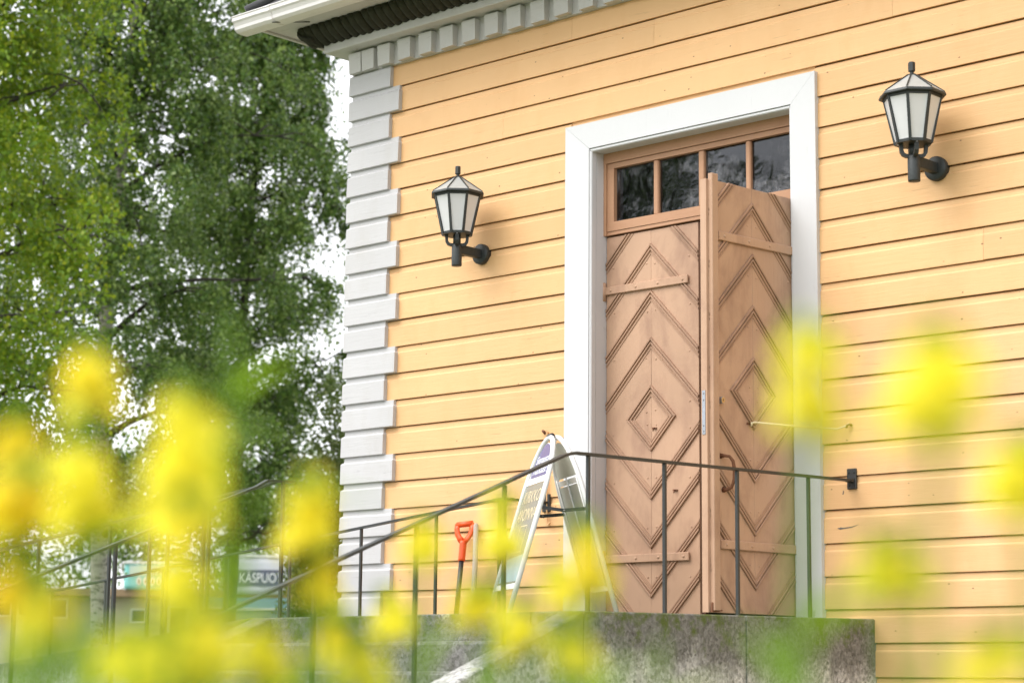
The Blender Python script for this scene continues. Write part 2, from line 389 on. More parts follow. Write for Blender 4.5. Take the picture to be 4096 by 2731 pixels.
# ------------------------------------------------------------------ church
E0 = 0.19
ZR = lambda k: 4.531 - E0*k                  # lower edge of siding row k
LAND = 1.243
XL, XE, YB = -2.06, 7.2, 6.0                  # wall corner, far end, depth
church = thing('wooden_church', (XL, 0, 0), 'yellow wooden church with white corner blocks, bracketed eaves and tall double door', 'church')
MB().box(XL, 0.2, 0.0, 0.14, 0.0, 5.44).build('wall_core', 'interior', church)
MB().box(1.80, XE, 0.0, 0.14, 0.0, 5.44).build('wall_core', 'interior', church)
MB().box(0.2, 1.80, 0.0, 0.14, 4.335, 5.44).build('wall_core', 'interior', church)
MB().box(0.2, 1.80, 0.0, 0.14, 0.0, 1.20).build('wall_core', 'interior', church)
MB().box(XL, XL+0.14, 0.14, YB, 0.0, 5.44).build('wall_core', 'interior', church)
MB().box(XE-0.14, XE, 0.14, YB, 0.0, 5.44).build('wall_core', 'interior', church)
MB().box(XL+.14, XE-.14, YB-0.14, YB, 0.0, 5.44).build('wall_core', 'interior', church)
MB().box(XL+.14, XE-.14, 0.14, YB-.14, 1.10, 1.20).build('interior_floor', 'interior', church)
MB().box(XL+.14, XE-.14, 0.14, YB-.14, 5.30, 5.40).build('interior_ceiling', 'interior', church)
MB().box(XL-0.02, XE, -0.035, 0.0, 0.0, 0.33).build('plinth', granite('plinth_granite', 0.33), church)

def board_profile(z0, top=None, th=0.030):
    # (outward distance, z): drip edge, flat face, small ledge, hollow top
    zt = top if top is not None else z0+E0+0.004
    return [(0.0, z0+0.003), (th, z0), (th+0.0005, z0+0.004), (th-0.002, z0+0.138), (th-0.004, z0+0.1435), (th-0.0095, z0+0.149), (th-0.012, min(zt, z0+0.1815)), (0.003, min(zt, z0+0.1830)), (0.003, min(zt, z0+0.19)), (0.0, min(zt, z0+0.19))]
def siding(x0, x1, z0, top=None, mat='siding'):
    j = random.uniform(-0.0015, 0.0015)
    pr = board_profile(z0 + j, top); tilt = random.uniform(-0.0012, 0.0012)
    n = max(2, int((x1-x0)/0.4)+1); rings = []
    for i in range(n+1):
        x = x0+(x1-x0)*i/n; wz = random.uniform(-0.0009, 0.0009)+tilt*(i/n-0.5)
        rings.append([(x, -d - (random.uniform(0, 0.0006) if d > 0.01 else 0), z+wz) for d, z in pr])
    return MB().rings(rings).build('siding_board', mat, church)
for k in range(-4, 23):
    z0 = ZR(k); top = 5.262 if k == -4 else None
    if k == -4: continue
    xq = -1.72
    if k <= 0:
        cuts = {-3: [0.02], -2: [0.72], -1: [2.5], 0: [-0.6]}.get(k, [])
        xs = [xq]+cuts+[XE]
        for a, b in zip(xs[:-1], xs[1:]): siding(a+0.0008, b-0.0008, z0, 5.262 if k == -3 else None)
    else:
        cutl = {4: [-0.9]}.get(k, []); cutr = {3: [4.1], 7: [3.05], 12: [4.4], 15: [3.9]}.get(k, [])
        for xs in ([xq]+cutl+[0.012], [1.945]+cutr+[XE]):
            for a, b in zip(xs[:-1], xs[1:]): siding(a+0.0008, b-0.0008, z0)
MB().box(0.014, 1.943, -0.013, 0.0, 4.486, 4.5345).build('siding_board', 'siding', church)
# side wall boards (facing -X)
for k in range(-3, 23):
    pr = board_profile(ZR(k), 5.262 if k == -3 else None)
    MB().rings([[(XL-d, y, z) for d, z in pr] for y in (0.3, YB)]).build('siding_board', 'siding_y', church)
# corner blocks (quoins)
def quoin(k, wide):
    z0 = ZR(k); zt = z0+E0-0.001
    if k == -3: zt = 5.262
    xr = (-1.592 if wide else -1.690)+random.uniform(-.004, .004); yr = 0.34 if not wide else 0.44
    jt = random.uniform(-0.004, 0.004)
    rings = []
    for d, z, ins in [(0.058, z0, 0.003), (0.064, z0+0.004, 0.0), (0.061+jt*.3, z0+0.142, 0.0), (0.056, z0+0.148, 0.003), (0.044, z0+0.156, 0.014), (0.042, zt, 0.015)]:
        X0, X1, Y0, Y1 = XL-d, xr-ins, -d, yr-ins
        rings.append([(X0, Y0, z), (X1, Y0, z), (X1, -0.001, z), (XL+0.001, -0.001, z), (XL+0.001, Y1, z), (X0, Y1, z)])
    MB().rings(rings).build('corner_block', 'white', church)
for k in range(-3, 23): quoin(k, k % 2 == 0)

# frieze, dentils, cornice
MB().box(XL-0.028, XE, -0.048, 0.0, 5.262, 5.428).build('frieze_board', 'white_e', church)
MB().box(XL-0.028, XL-0.001, 0.0, YB, 5.262, 5.428).build('frieze_board', 'white_e', church)
dm = MB(); dm.rings([[(0,0,0.0),(0.122,0,0.004),(0.128,-0.052,0.002),(0.006,-0.052,-0.002)],[(0,0,0.150),(0.128,0,0.150),(0.128,-0.056,0.150),(0,-0.056,0.150)]])
dme = dm.mesh('dentil_block'); dme.materials.append(MT['white_e'])
XD = [-1.955]; x = -1.79
while x < XE-0.15: XD.append(x); x += 0.2135
oc = origin(church)
link('dentil_block', dme, church, Vector((XL-0.03, -0.0485, 5.258))-oc)
for x in XD: link('dentil_block', dme, church, Vector((x+random.uniform(-.003,.003), -0.0485, 5.262+random.uniform(-.004,.003)))-oc, (0, random.uniform(-.012,.012), 0))
y = 0.15
while y < YB-0.2:
    link('dentil_block', dme, church, Vector((XL-0.0285, y+0.128, 5.262))-oc, (0, 0, -math.pi/2)); y += 0.2135
cm = MB()
prf = [(0.0, 5.428), (0.155, 5.424), (0.158, 5.430), (0.158, 5.487), (0.150, 5.495), (0.0, 5.495)]
cm.rings([[(XL-0.028-d, -0.048-d, z) for d, z in prf], [(XE, -0.048-d, z) for d, z in prf]])
cm.build('cornice_board', 'white_e', church)
cm = MB(); cm.rings([[(XL-0.028-d, -0.048-d+0.0, z) for d, z in prf], [(XL-0.028-d, YB, z) for d, z in prf]]); cm.build('cornice_board', 'white_e', church)
# dark scalloped moulding under the eave: one curved rib next to another
def rib_mesh():
    m = MB(); P = [(-0.345, 5.606), (-0.352, 5.585), (-0.343, 5.560), (-0.318, 5.533), (-0.282, 5.512), (-0.245, 5.499), (-0.205, 5.494)]
    rings = []
    for i, (yy, z) in enumerate(P):
        t = i/(len(P)-1); ring = []
        # lens-shaped section: bulging middle, thin overlapped edge
        nn = Vector((0, P[max(i-1,0)][1]-P[min(i+1,len(P)-1)][1], -(P[max(i-1,0)][0]-P[min(i+1,len(P)-1)][0])))
        nn = Vector((0, -abs(nn.y), -abs(nn.z))).normalized()
        lean = 0.020*math.sin(t*math.pi)
        for u, hgt in ((-0.050, -0.016), (-0.045, 0.002), (-0.022, 0.014), (0.002, 0.018), (0.028, 0.010), (0.048, -0.016)):
            ring.append((u+lean, yy+nn.y*hgt*1.1, z+nn.z*hgt*1.1))
        rings.append(ring)
    m.rings(rings, True, True, True); return m.mesh('eave_rib')
rme = rib_mesh(); rme.materials.append(MT['moulding_dark'])
for i in range(int((XE+2.36)/0.0745)):
    link('eave_rib', rme, church, Vector((-2.345+i*0.0745+random.uniform(-.006,.006), random.uniform(-.006,.004), random.uniform(-.003,.003)))-oc, (0, 0, random.uniform(-.02,.02)))
for i in range(60):
    link('eave_rib', rme, church, Vector((XL+0.02, -0.30+i*0.0745, random.uniform(-.003,.003)))-oc, (0, 0, -math.pi/2))
MB().rings([[(x, -0.05, 5.4955), (x, -0.205, 5.4955), (x, -0.255, 5.512), (x, -0.31, 5.545), (x, -0.335, 5.598), (x, -0.05, 5.598)] for x in (-2.30, XE)]).build('moulding_backing', 'moulding_dark', church)
MB().box(XL-0.50, XE, -0.525, -0.05, 5.600, 5.632).build('soffit_board', 'white_e', church)
MB().box(XL-0.50, XL-0.05, -0.05, YB, 5.600, 5.632).build('soffit_board', 'white_e', church)
MB().box(XL-0.53, XL-0.501, -0.54, YB, 5.585, 5.70).build('verge_board', 'white_e', church)
# gutter (ogee) with end cap and joint clip
gp = [(-0.530, 5.672), (-0.530, 5.585), (-0.545, 5.572), (-0.600, 5.570), (-0.640, 5.575), (-0.664, 5.592), (-0.668, 5.615), (-0.680, 5.638), (-0.694, 5.650), (-0.696, 5.676), (-0.703, 5.682), (-0.700, 5.687), (-0.690, 5.684), (-0.688, 5.655), (-0.664, 5.640), (-0.655, 5.60), (-0.630, 5.583), (-0.55, 5.582), (-0.538, 5.59), (-0.538, 5.672)]
gm = MB(); gm.rings([[(x, y, z) for y, z in gp] for x in (-2.72, XE)], True, True); gu = gm.build('gutter', 'gutter', church)
gm = MB(); gm.rings([[(x, y, z) for y, z in ([(a, b) for a, b in gp[:11]]+[(-0.53, 5.682)])] for x in (-2.724, -2.716)]); gm.build('end_cap', 'gutter', gu)
for xc in (-2.33, 0.9, 3.6):
    q = [(y-0.004 if y < -0.54 else y, z-0.004) for y, z in gp[1:12]]; q2 = [(y+0.006, z+0.004) for y, z in gp[1:12]][::-1]
    gm = MB(); gm.rings([[(x, y, z) for y, z in q+q2] for x in (xc-0.028, xc+0.028)]); gm.build('joint_clip', 'gutter', gu)
    MB().bar([(xc+0.02, -0.66, 5.566), (xc+0.16, -0.42, 5.597)], 0.012, 0.004).build('gutter_strap', 'iron', gu)
# roof: hipped sheet metal with standing seams
ov, ze, pt = 0.60, 5.690, math.tan(math.radians(38))
e1 = (XL-ov, -0.60); hx = 3.2
RZ = ze+hx*pt
rf = MB(); rf.add([(e1[0], -0.60, ze), (XE, -0.60, ze), (XE, -0.60+hx, RZ), (e1[0]+hx, -0.60+hx, RZ), (e1[0], YB, ze), (e1[0]+hx, YB, RZ), (XE, YB, RZ)],
              [(0, 1, 2, 3), (0, 3, 5, 4), (3, 2, 6, 5)])
roof = rf.build('roof', 'roof', church)
sm_ = roof.modifiers.new('thick', 'SOLIDIFY'); sm_.thickness = 0.03; sm_.offset = 1
x = XL+0.2
while x < XE:
    l = min(hx, x-e1[0]) if x < e1[0]+hx else hx
    MB().bar([(x, -0.60, ze+0.045), (x, -0.60+l, ze+0.045+l*pt)], 0.022, 0.04, (1,0,0)).build('roof_seam', 'roof', roof); x += 0.55
MB().tube([(e1[0]-.005, -0.605, ze+0.045), (e1[0]+hx, -0.60+hx, RZ+0.045)], 0.045, 8).build('hip_cap', 'roof', roof)

# ------------------------------------------------------------------ doorway
DX0, DX1, DZT = 0.213, 1.775, 4.300
def casing(quad, yb=-0.030, yf=-0.058):
    m = MB(); m.rings([[(x, yb, z) for x, z in quad], [(x, yf+0.003, z) for x, z in quad], [(x, yf, z) for x, z in (inset(quad, 0.003) or quad)]] if False else [[(x, yb, z) for x, z in quad], [(x, yf, z) for x, z in quad]])
    return m
co = [(-0.008, 4.492), (1.968, 4.492)]; ci = [(0.196, 4.318), (1.792, 4.318)]
casing([(-0.008, 1.245), (0.196, 1.245), ci[0], co[0]], -0.0, -0.058).build('door_casing', 'white_z', church)
casing([(1.792, 1.245), (1.968, 1.245), co[1], ci[1]], -0.0, -0.058).build('door_casing', 'white_z', church)
casing([(ci[0][0]+.001, ci[0][1]+.001), (ci[1][0]-.001, ci[1][1]+.001), (co[1][0]-.0015, co[1][1]), (co[0][0]+.0015, co[0][1])], -0.0, -0.0575).build('door_casing', 'white_z', church)
# inner bead moulding + reveal lining
for x0, x1 in ((0.190, 0.214), (1.774, 1.798)):
    MB().bbox(x0, x1, -0.050, 0.0, 1.247, 4.312, 0.006).build('bead_moulding', 'white_z', church)
MB().bbox(0.192, 1.796, -0.050, 0.0, 4.296, 4.318, 0.006).build('bead_moulding', 'white_z', church)
for x0, x1 in ((0.198, 0.2125), (1.7765, 1.7905)):
    MB().box(x0, x1, 0.0, 0.16, 1.243, 4.302).build('door_reveal', 'white_z', church)
MB().box(0.2128, 1.7762, 0.0, 0.16, 4.300, 4.334).build('door_reveal', 'white_z', church)
MB().box(0.2, 1.79, -0.03, 0.16, 1.20, 1.250).build('threshold', granite('threshold_granite', 1.25), church)
# transom window
tf = MB()
Y0, Y1 = 0.085, 0.150
tf.box(DX0, DX1, 0.070, Y1, 4.232, DZT)            # fixed head
tf.box(DX0, 0.236, 0.072, Y1, 3.752, 4.232); tf.box(1.752, DX1, 0.072, Y1, 3.752, 4.232)
tf.box(0.2365, 1.7515, Y0, Y1, 3.754, 3.776)
tw = tf.build('transom_window', 'door_x', church)
MB().box(0.238, 1.750, 0.080, 0.140, 4.196, 4.229).build('sash_rail', 'door_x', tw)
MB().box(0.238, 1.750, 0.080, 0.140, 3.778, 3.838).build('sash_rail', 'door_x', tw)
for a, b in ((0.238, 0.293), (1.704, 1.750)): MB().box(a, b, 0.0805, 0.140, 3.8385, 4.1955).build('sash_stile', 'door_x', tw)
for a, b in ((0.617, 0.656), (0.981, 1.025), (1.348, 1.384)): MB().bbox(a, b, 0.088, 0.138, 3.8385, 4.1955, 0.006).build('muntin', 'door_x', tw)
for a, b in ((0.293, 0.617), (0.656, 0.981), (1.025, 1.348), (1.384, 1.704)):
    MB().box(a-0.004, b+0.004, 0.112, 0.116, 3.834, 4.200).build('pane', 'glass', tw)
# door leaves: chevron boards round a diamond, clipped to the leaf
LH, LW = 2.475, 0.752
DC, DH, DS, SL = 1.262, 0.213, 0.3055, 1.06         # diamond centre (above leaf foot), half height, board spacing, slope
def leaf(name, W, frame, label, apex, mirror=False):
    # frame(u, v, d): u along the leaf, v up, d outwards
    fr = lambda poly, d: [tuple(frame(u, v, d)) for u, v in poly]
    def prism(poly, d0, d1, ch=0.0):
        m = MB()
        if ch:
            ip = inset(poly, ch)
            if ip is None or len(ip) != len(poly): ch = 0
        A = sum(poly[i][0]*poly[(i+1) % len(poly)][1]-poly[(i+1) % len(poly)][0]*poly[i][1] for i in range(len(poly)))
        if A < 0: poly = poly[::-1]
        if ch: 
            ip = inset(poly, ch)
            # align start vertex
            k0 = min(range(len(ip)), key=lambda k: (ip[k][0]-poly[0][0])**2+(ip[k][1]-poly[0][1])**2); ip = ip[k0:]+ip[:k0]
            m.rings([fr(poly, d0), fr(poly, d1-ch*0.8), fr(ip, d1)])
        else: m.rings([fr(poly, d0), fr(poly, d1)])
        return m
    o = prism([(0, 0), (W, 0), (W, LH), (0, LH)], -0.045, -0.012).build(name, 'door', church, label)
    uc = apex
    nails = MB()
    def nail(u, v, d=0.0, r=0.0075):
        rings = []
        for rr, dd in ((r, d-0.001), (r*0.8, d+0.0025), (r*0.3, d+0.004)):
            rings.append([tuple(frame(u+rr*math.cos(a*math.pi/3), v+rr*math.sin(a*math.pi/3), dd)) for a in range(6)])
        nails.rings(rings, False, True, True)
    for side in (0, 1):
        rect = [(0, 0), (uc-0.0006, 0), (uc-0.0006, LH), (0, LH)] if side == 0 else [(uc+0.0006, 0), (W, 0), (W, LH), (uc+0.0006, LH)]
        sg = 1 if side == 0 else -1                 # |u-uc| = sg*(uc-u)
        for half in (1, -1):
            hp = clip(rect, 0, -half, -half*DC - (-0.0005))
            # board k lies between |u-uc|*SL + half*(v-DC) = DH+(k-1)*DS and DH+k*DS
            for k in range(0, 8):
                lo, hi = (DH+(k-1)*DS if k else -9), DH+k*DS
                gap = 0.0006
                # |u-uc|*SL = sg*SL*uc - sg*SL*u ; half*v - half*DC
                c0 = sg*SL*uc - half*DC
                poly = clip(hp, -sg*SL, half, hi-gap-c0)
                if poly: poly = clip(poly, sg*SL, -half, -(lo+gap)+c0) if k else poly
                if not poly or len(poly) < 3: continue
                if abs(sum(poly[i][0]*poly[(i+1) % len(poly)][1]-poly[(i+1) % len(poly)][0]*poly[i][1] for i in range(len(poly)))) < 0.002: continue
                prism(poly, -0.012, random.uniform(-0.0008, 0.0008), 0.0012).build('door_board', 'door', o)
                # stepped bead along the outer joint of the board
                for t0, t1, dd in ((0.000, 0.013, 0.012), (0.019, 0.031, 0.010), (0.040, 0.050, 0.004)):
                    bp = clip(hp, -sg*SL, half, hi-t0*1.46-0.002-c0); bp = clip(bp, sg*SL, -half, -(hi-t1*1.46)+c0) if bp else bp
                    if bp and len(bp) >= 3 and half*1 and k < 8:
                        A_ = abs(sum(bp[i][0]*bp[(i+1) % len(bp)][1]-bp[(i+1) % len(bp)][0]*bp[i][1] for i in range(len(bp))))
                        if A_ > 0.0004: prism(bp, -0.002, dd, 0.002 if dd > .004 else 0).build('bead', 'door_bead', o)
                # nails: by the centre joint and near the outer edge
                vm = DC+half*(hi-0.10) if k else DC+half*0.08
                for u_, v_ in ((uc-sg*0.035, vm-half*0.035*SL), (uc-sg*0.31, DC+half*(hi-0.10-0.31*SL))):
                    if 0.02 < v_ < LH-0.02 and half*(v_-DC) > 0.01: nail(u_+random.uniform(-.006,.006), v_+random.uniform(-.008,.008))
                if k == 0:
                    for u_ in (0.09, 0.15): nail(uc-sg*u_, DC+half*(0.11-u_*0.4))
    nb = nails.build('nail_heads', 'door', o, None, 'stuff')
    return o, prism
def frameL(u, v, d): return (0.2165+u, 0.100-d, 1.268+v)
leafL, prL = leaf('door_leaf', LW, frameL, 'closed leaf with strap hinges and pale chevron boards', 0.372)
TH = math.radians(84.3); HX, HY = 1.7735, -0.012
dv, nv = (math.cos(TH), math.sin(TH)), (math.sin(TH), -math.cos(TH))
FXo, FYo = HX-dv[0]*0.748, HY-dv[1]*0.748
def frameR(u, v, d): return (FXo+dv[0]*u+nv[0]*d, FYo+dv[1]*u+nv[1]*d, 1.268+v)
leafR, prR = leaf('door_leaf', 0.748, frameR, 'leaf swung open outwards with handle and lock', 0.372)
def strap(o, frame, W, v, hinge_left, L=0.68, h=0.052):
    a, b = (0.0, L) if hinge_left else (W-L, W)
    m = MB(); q = [(a, v-h/2), (b, v-h/2), (b, v+h/2), (a, v+h/2)]
    iq = [(a+.002, v-h/2+.004), (b-.004, v-h/2+.004), (b-.004, v+h/2-.004), (a+.002, v+h/2-.004)]
    m.rings([[frame(u, w_, 0.009) for u, w_ in q], [frame(u, w_, 0.016) for u, w_ in q], [frame(u, w_, 0.020) for u, w_ in iq]])
    for u_ in (a+0.05, (a+b)/2-0.08, (a+b)/2+0.10, b-0.04):
        m.rings([[frame(u_+r*math.cos(k*math.pi/4), v+r*math.sin(k*math.pi/4), d) for k in range(8)] for r, d in ((0.010, 0.019), (0.008, 0.023), (0.003, 0.0245))], False, True, True)
    m.build('strap_hinge', 'door', o)
    ue = -0.012 if hinge_left else W+0.012
    p0, p1 = frame(ue, v-0.065, 0.016), frame(ue, v+0.055, 0.016)
    MB().tube([p0, p1], 0.019, 10).build('hinge_knuckle', 'door', o)
strap(leafL, frameL, LW, 2.118, True); strap(leafL, frameL, LW, 0.382, True)
strap(leafR, frameR, 0.748, 2.150, False); strap(leafR, frameR, 0.748, 0.380, False)
# hook-shaped pin below the upper left hinge
MB().tube([(0.200, 0.07, 3.32), (0.192, 0.055, 3.27), (0.188, 0.05, 3.22), (0.200, 0.065, 3.17), (0.212, 0.08, 3.14)], [0.012, 0.014, 0.012, 0.010, 0.005], 8).build('hinge_pin', 'white_z', leafL)
# rebate strip of the closed leaf, meeting batten of the open leaf
MB().box(0.9690, 0.998, 0.118, 0.148, 1.27, 3.735).build('rebate_strip', 'door_dark', leafL)
prR([(0.0, 0.01), (0.052, 0.01), (0.052, LH+0.030), (0.0, LH+0.030)], 0.0005, 0.032, 0.004).build('meeting_batten', 'door', leafR)
m = MB(); q = [(-0.018, -0.045), (0.0, -0.045), (0.0, 0.0), (-0.018, 0.0)]
m.rings([[frameR(u, v, d) for u, d in q] for v in (0.0, LH-0.002)]); m.build('meeting_edge', 'door', leafR)
m = MB(); m.rings([[frameR(-0.0215 if k else -0.0185, v, d) for v, d in ((0.995, -0.036), (1.245, -0.036), (1.245, -0.012), (0.995, -0.012))] for k in (0, 1)]); lp = m.build('lock_plate', 'steel', leafR)
for v in (1.012, 1.19, 1.228, 1.045):
    m = MB(); m.rings([[frameR(d_, v+r*math.cos(k*math.pi/4), -0.024+r*math.sin(k*math.pi/4)) for k in range(8)] for r, d_ in ((0.006, -0.0215), (0.004, -0.0235))], False, True); m.build('screw', 'bolt', lp)
m = MB(); m.rings([[frameR(0.085+0.017*math.cos(k*math.pi/6), 1.195+0.021*math.sin(k*math.pi/6), d) for k in range(12)] for d in (0.0, 0.028)]); lc = m.build('lock_cylinder', 'steel', leafR)
m = MB(); m.rings([[frameR(0.085+0.014*math.cos(k*math.pi/6), 1.195+0.018*math.sin(k*math.pi/6), d) for k in range(12)] for d in (0.0282, 0.030)]); m.build('lock_face', 'brass', lc)
m = MB(); m.rings([[frameR(0.085+0.003*math.cos(k*math.pi/3), 1.195+0.007*math.sin(k*math.pi/3), d) for k in range(6)] for d in (0.0302, 0.031)]); m.build('keyhole', 'interior', lc)
m = MB(); m.rings([[frameR(0.070+a, 0.935+b_, d) for a, b_ in ((-.003,-.016),(.003,-.016),(.004,.004),(.006,.012),(0,.018),(-.006,.012),(-.004,.004))] for d in (0.0005, 0.0015)]); m.build('keyhole', 'interior', leafR)
hp = [(0.088, 0.880, 0.0), (0.095, 0.880, 0.025), (0.115, 0.876, 0.045), (0.128, 0.850, 0.060), (0.138, 0.80, 0.062), (0.140, 0.745, 0.058), (0.130, 0.700, 0.045), (0.115, 0.688, 0.02), (0.112, 0.690, 0.0)]
MB().tube([frameR(*p) for p in hp], [0.016, 0.009, 0.009, 0.010, 0.011, 0.010, 0.009, 0.010, 0.018], 10).build('door_handle', 'rust', leafR)
for (fr_, o_, u_, v_) in ((frameL, leafL, 0.40, 1.225-0.03), (frameL, leafL, 0.565, 0.795), (frameR, leafR, 0.33, 1.085)):
    m = MB(); m.rings([[fr_(u_+a, v_+b_, d) for a, b_ in ((-.018,-.005),(.018,-.007),(.018,.004),(-.018,.006))] for d in (0.0, 0.007)]); m.tube([fr_(u_, v_, 0.005), fr_(u_+.004, v_, 0.022), fr_(u_+.006, v_-0.02, 0.026)], 0.004, 6); m.build('staple', 'rust', o_)
m = MB(); m.rings([[frameR(u, v, d) for u, v in ((-0.010, 0.0), (0.075, 0.008), (0.075, 0.014), (0.03, 0.02), (-0.005, 0.055))] for d in (0.010, 0.022)]); m.build('foot_bolt', 'rust', leafR)
# door hold-open hooks on the wall
fe = Vector(frameR(0.33, 1.087, 0.022)); ws = Vector((2.150, -0.058, 2.343))
MB().tube([(2.165, -0.030, 2.350), (2.162, -0.052, 2.354), tuple(ws), tuple(ws.lerp(fe, 0.10)+Vector((0, 0, -0.020))), tuple(ws.lerp(fe, 0.5)+Vector((0, 0, -0.012))), tuple(fe+Vector((0.012, 0.012, 0.004))), tuple(fe), tuple(fe+Vector((0, 0, -0.02)))], 0.0058, 6).build('hold_open_hook', simple('cream_painted_rod', (0.72, 0.60, 0.42), 0.5, 0, 0.1, 20, 0), church)
MB().tube([(2.168, -0.028, 2.350), (2.168, -0.050, 2.352), (2.160, -0.062, 2.345), (2.150, -0.055, 2.335)], 0.007, 6).build('hook_eye', 'rust', church)
MB().tube([(-0.168, -0.032, 2.480), (-0.166, -0.046, 2.485), (-0.165, -0.045, 2.30), (-0.162, -0.045, 1.93), (-0.158, -0.045, 1.888), (-0.140, -0.050, 1.880), (-0.128, -0.052, 1.895)], 0.006, 6).build('hold_open_hook', 'siding', church)
MB().tube([(-0.20, -0.028, 2.487), (-0.195, -0.052, 2.492), (-0.18, -0.060, 2.485), (-0.175, -0.05, 2.472)], 0.009, 6).build('hook_eye', 'rust', church)

for pts_ in ([(2.06, 1.762), (2.085, 1.767), (2.10, 1.764), (2.16, 1.768), (2.205, 1.778), (2.16, 1.763), (2.10, 1.757), (2.08, 1.754)], [(2.098, 1.955), (2.106, 1.955), (2.109, 1.975), (2.104, 1.976), (2.102, 1.963)]):
    m = MB(); m.rings([[(x, y, z) for x, z in pts_] for y in (-0.0270, -0.0312)]); m.build('bare_wood_chip', simple('weathered_bare_wood', (0.16, 0.14, 0.12), 0.9), church)
m = MB(); m.rings([[(x, y, z) for x, z in ((1.880, 1.252), (1.915, 1.252), (1.922, 1.300), (1.909, 1.292), (1.899, 1.312), (1.889, 1.295), (1.882, 1.300))] for y in (-0.0570, -0.0588)]); m.build('bare_wood_chip', simple('grey_primer', (0.42, 0.43, 0.40), 0.9), church)
# ------------------------------------------------------------------ wall lanterns
def lantern(x, z, label):
    t = thing('wall_lantern', (x, 0.0, z), label, 'lamp', 'wall lanterns flanking the door')
    yp = -0.283; A8 = math.pi/8
    bp = MB(); bp.lathe([(0.070, -0.020), (0.070, -0.060), (0.064, -0.066), (0.02, -0.067)], (x, 0, z), 28, 0, True, True, 'y'); bp.build('back_plate', 'lampmetal', t)
    MB().bbox(x-0.021, x+0.021, yp, -0.064, z-0.032, z+0.030, 0.004).build('arm', 'lampmetal', t)
    MB().lathe([(0.0335, -0.118), (0.0345, -0.112), (0.0345, 0.024), (0.031, 0.030)], (x, yp, z), 24, 0, True).build('post', 'lampmetal', t)
    MB().lathe([(0.026, 0.0301), (0.026, 0.094)], (x, yp, z), 20, 0, True).build('lamp_socket', 'lampmetal', t)
    for k in range(4):
        a = k*math.pi/2+math.pi/4; c, s_ = math.cos(a), math.sin(a)
        P_ = [(0.020, 0.026), (0.042, 0.026), (0.058, 0.033), (0.067, 0.048), (0.070, 0.075), (0.070, 0.096)]
        MB().bar([(x+c*r, yp+s_*r, z+h) for r, h in P_], 0.024, 0.020, (-s_, c, 0)).build('curved_bracket', 'lampmetal', t)
        MB().lathe([(0.007, 0.086), (0.007, 0.092)], (x+c*0.085, yp+s_*0.085, z), 8).build('bolt', 'bolt', t)
    R0, R1, H0, H1 = 0.103, 0.162, 0.096, 0.360       # circumradius bottom/top
    MB().lathe([(R0-0.03, H0-0.004), (R0+0.002, H0-0.004), (R0+0.004, H0+0.012), (R0-0.03, H0+0.012)], (x, yp, z), 8, A8).build('lower_ring', 'lampmetal', t)
    MB().lathe([(R1-0.05, H1-0.014), (R1+0.002, H1-0.014), (R1+0.004, H1+0.004), (R1-0.05, H1+0.004)], (x, yp, z), 8, A8).build('upper_ring', 'lampmetal', t)
    for k in range(8):
        a = A8+k*math.pi/4
        p0 = (x+(R0)*math.cos(a), yp+R0*math.sin(a), z+H0); p1 = (x+R1*math.cos(a), yp+R1*math.sin(a), z+H1)
        MB().bar([p0, p1], 0.016, 0.010, (-math.sin(a), math.cos(a), 0)).build('frame_bar', 'lampmetal', t)
        b_ = a+math.pi/4; ins = 0.985
        def pt(r, an, h): return (x+r*ins*math.cos(an), yp+r*ins*math.sin(an), z+h)
        m = MB(); q = [pt(R0, a, H0+0.012), pt(R0, b_, H0+0.012), pt(R1, b_, H1-0.014), pt(R1, a, H1-0.014)]
        qi = [(x+(p[0]-x)*0.97, yp+(p[1]-yp)*0.97, p[2]) for p in q]
        m.rings([q, qi]); m.build('glass_pane', 'milk', t)
        # roof panel and rib
        RB, RT, B0, B1 = 0.184, 0.026, 0.378, 0.490
        def rp(r, an, h): return (x+r*math.cos(an), yp+r*math.sin(an), z+h)
        m = MB(); q = [rp(RB, a, B0), rp(RB, b_, B0), rp(RT, b_, B1), rp(RT, a, B1)]; qi = [(p[0], p[1], p[2]-0.006) for p in q]; m.rings([q, qi]); m.build('roof_panel', 'lilacroof', t)
        MB().bar([rp(RB-0.004, a, B0+0.004), rp(RT, a, B1+0.003)], 0.007, 0.008, (-math.sin(a), math.cos(a), 0)).build('roof_rib', 'lampmetal', t)
    MB().lathe([(0.160, 0.364), (0.187, 0.360), (0.190, 0.365), (0.186, 0.378), (0.160, 0.378)], (x, yp, z), 8, A8).build('roof_rim', 'lampmetal', t)
    MB().lathe([(0.026, 0.490), (0.022, 0.498), (0.011, 0.503), (0.011, 0.511), (0.017, 0.514)], (x, yp, z), 12, 0, True).build('finial_neck', 'lampmetal', t)
    MB().lathe([(0.016, 0.513), (0.0205, 0.517), (0.0205, 0.564), (0.017, 0.569)], (x, yp, z), 6, 0.3).build('finial', 'lampmetal', t)
    return t
lantern(-0.777, 3.746, 'black octagonal lantern on the wall between the white corner blocks and the door')
lantern(2.776, 3.760, 'black octagonal lantern on the wall beside the door leaf that stands open')

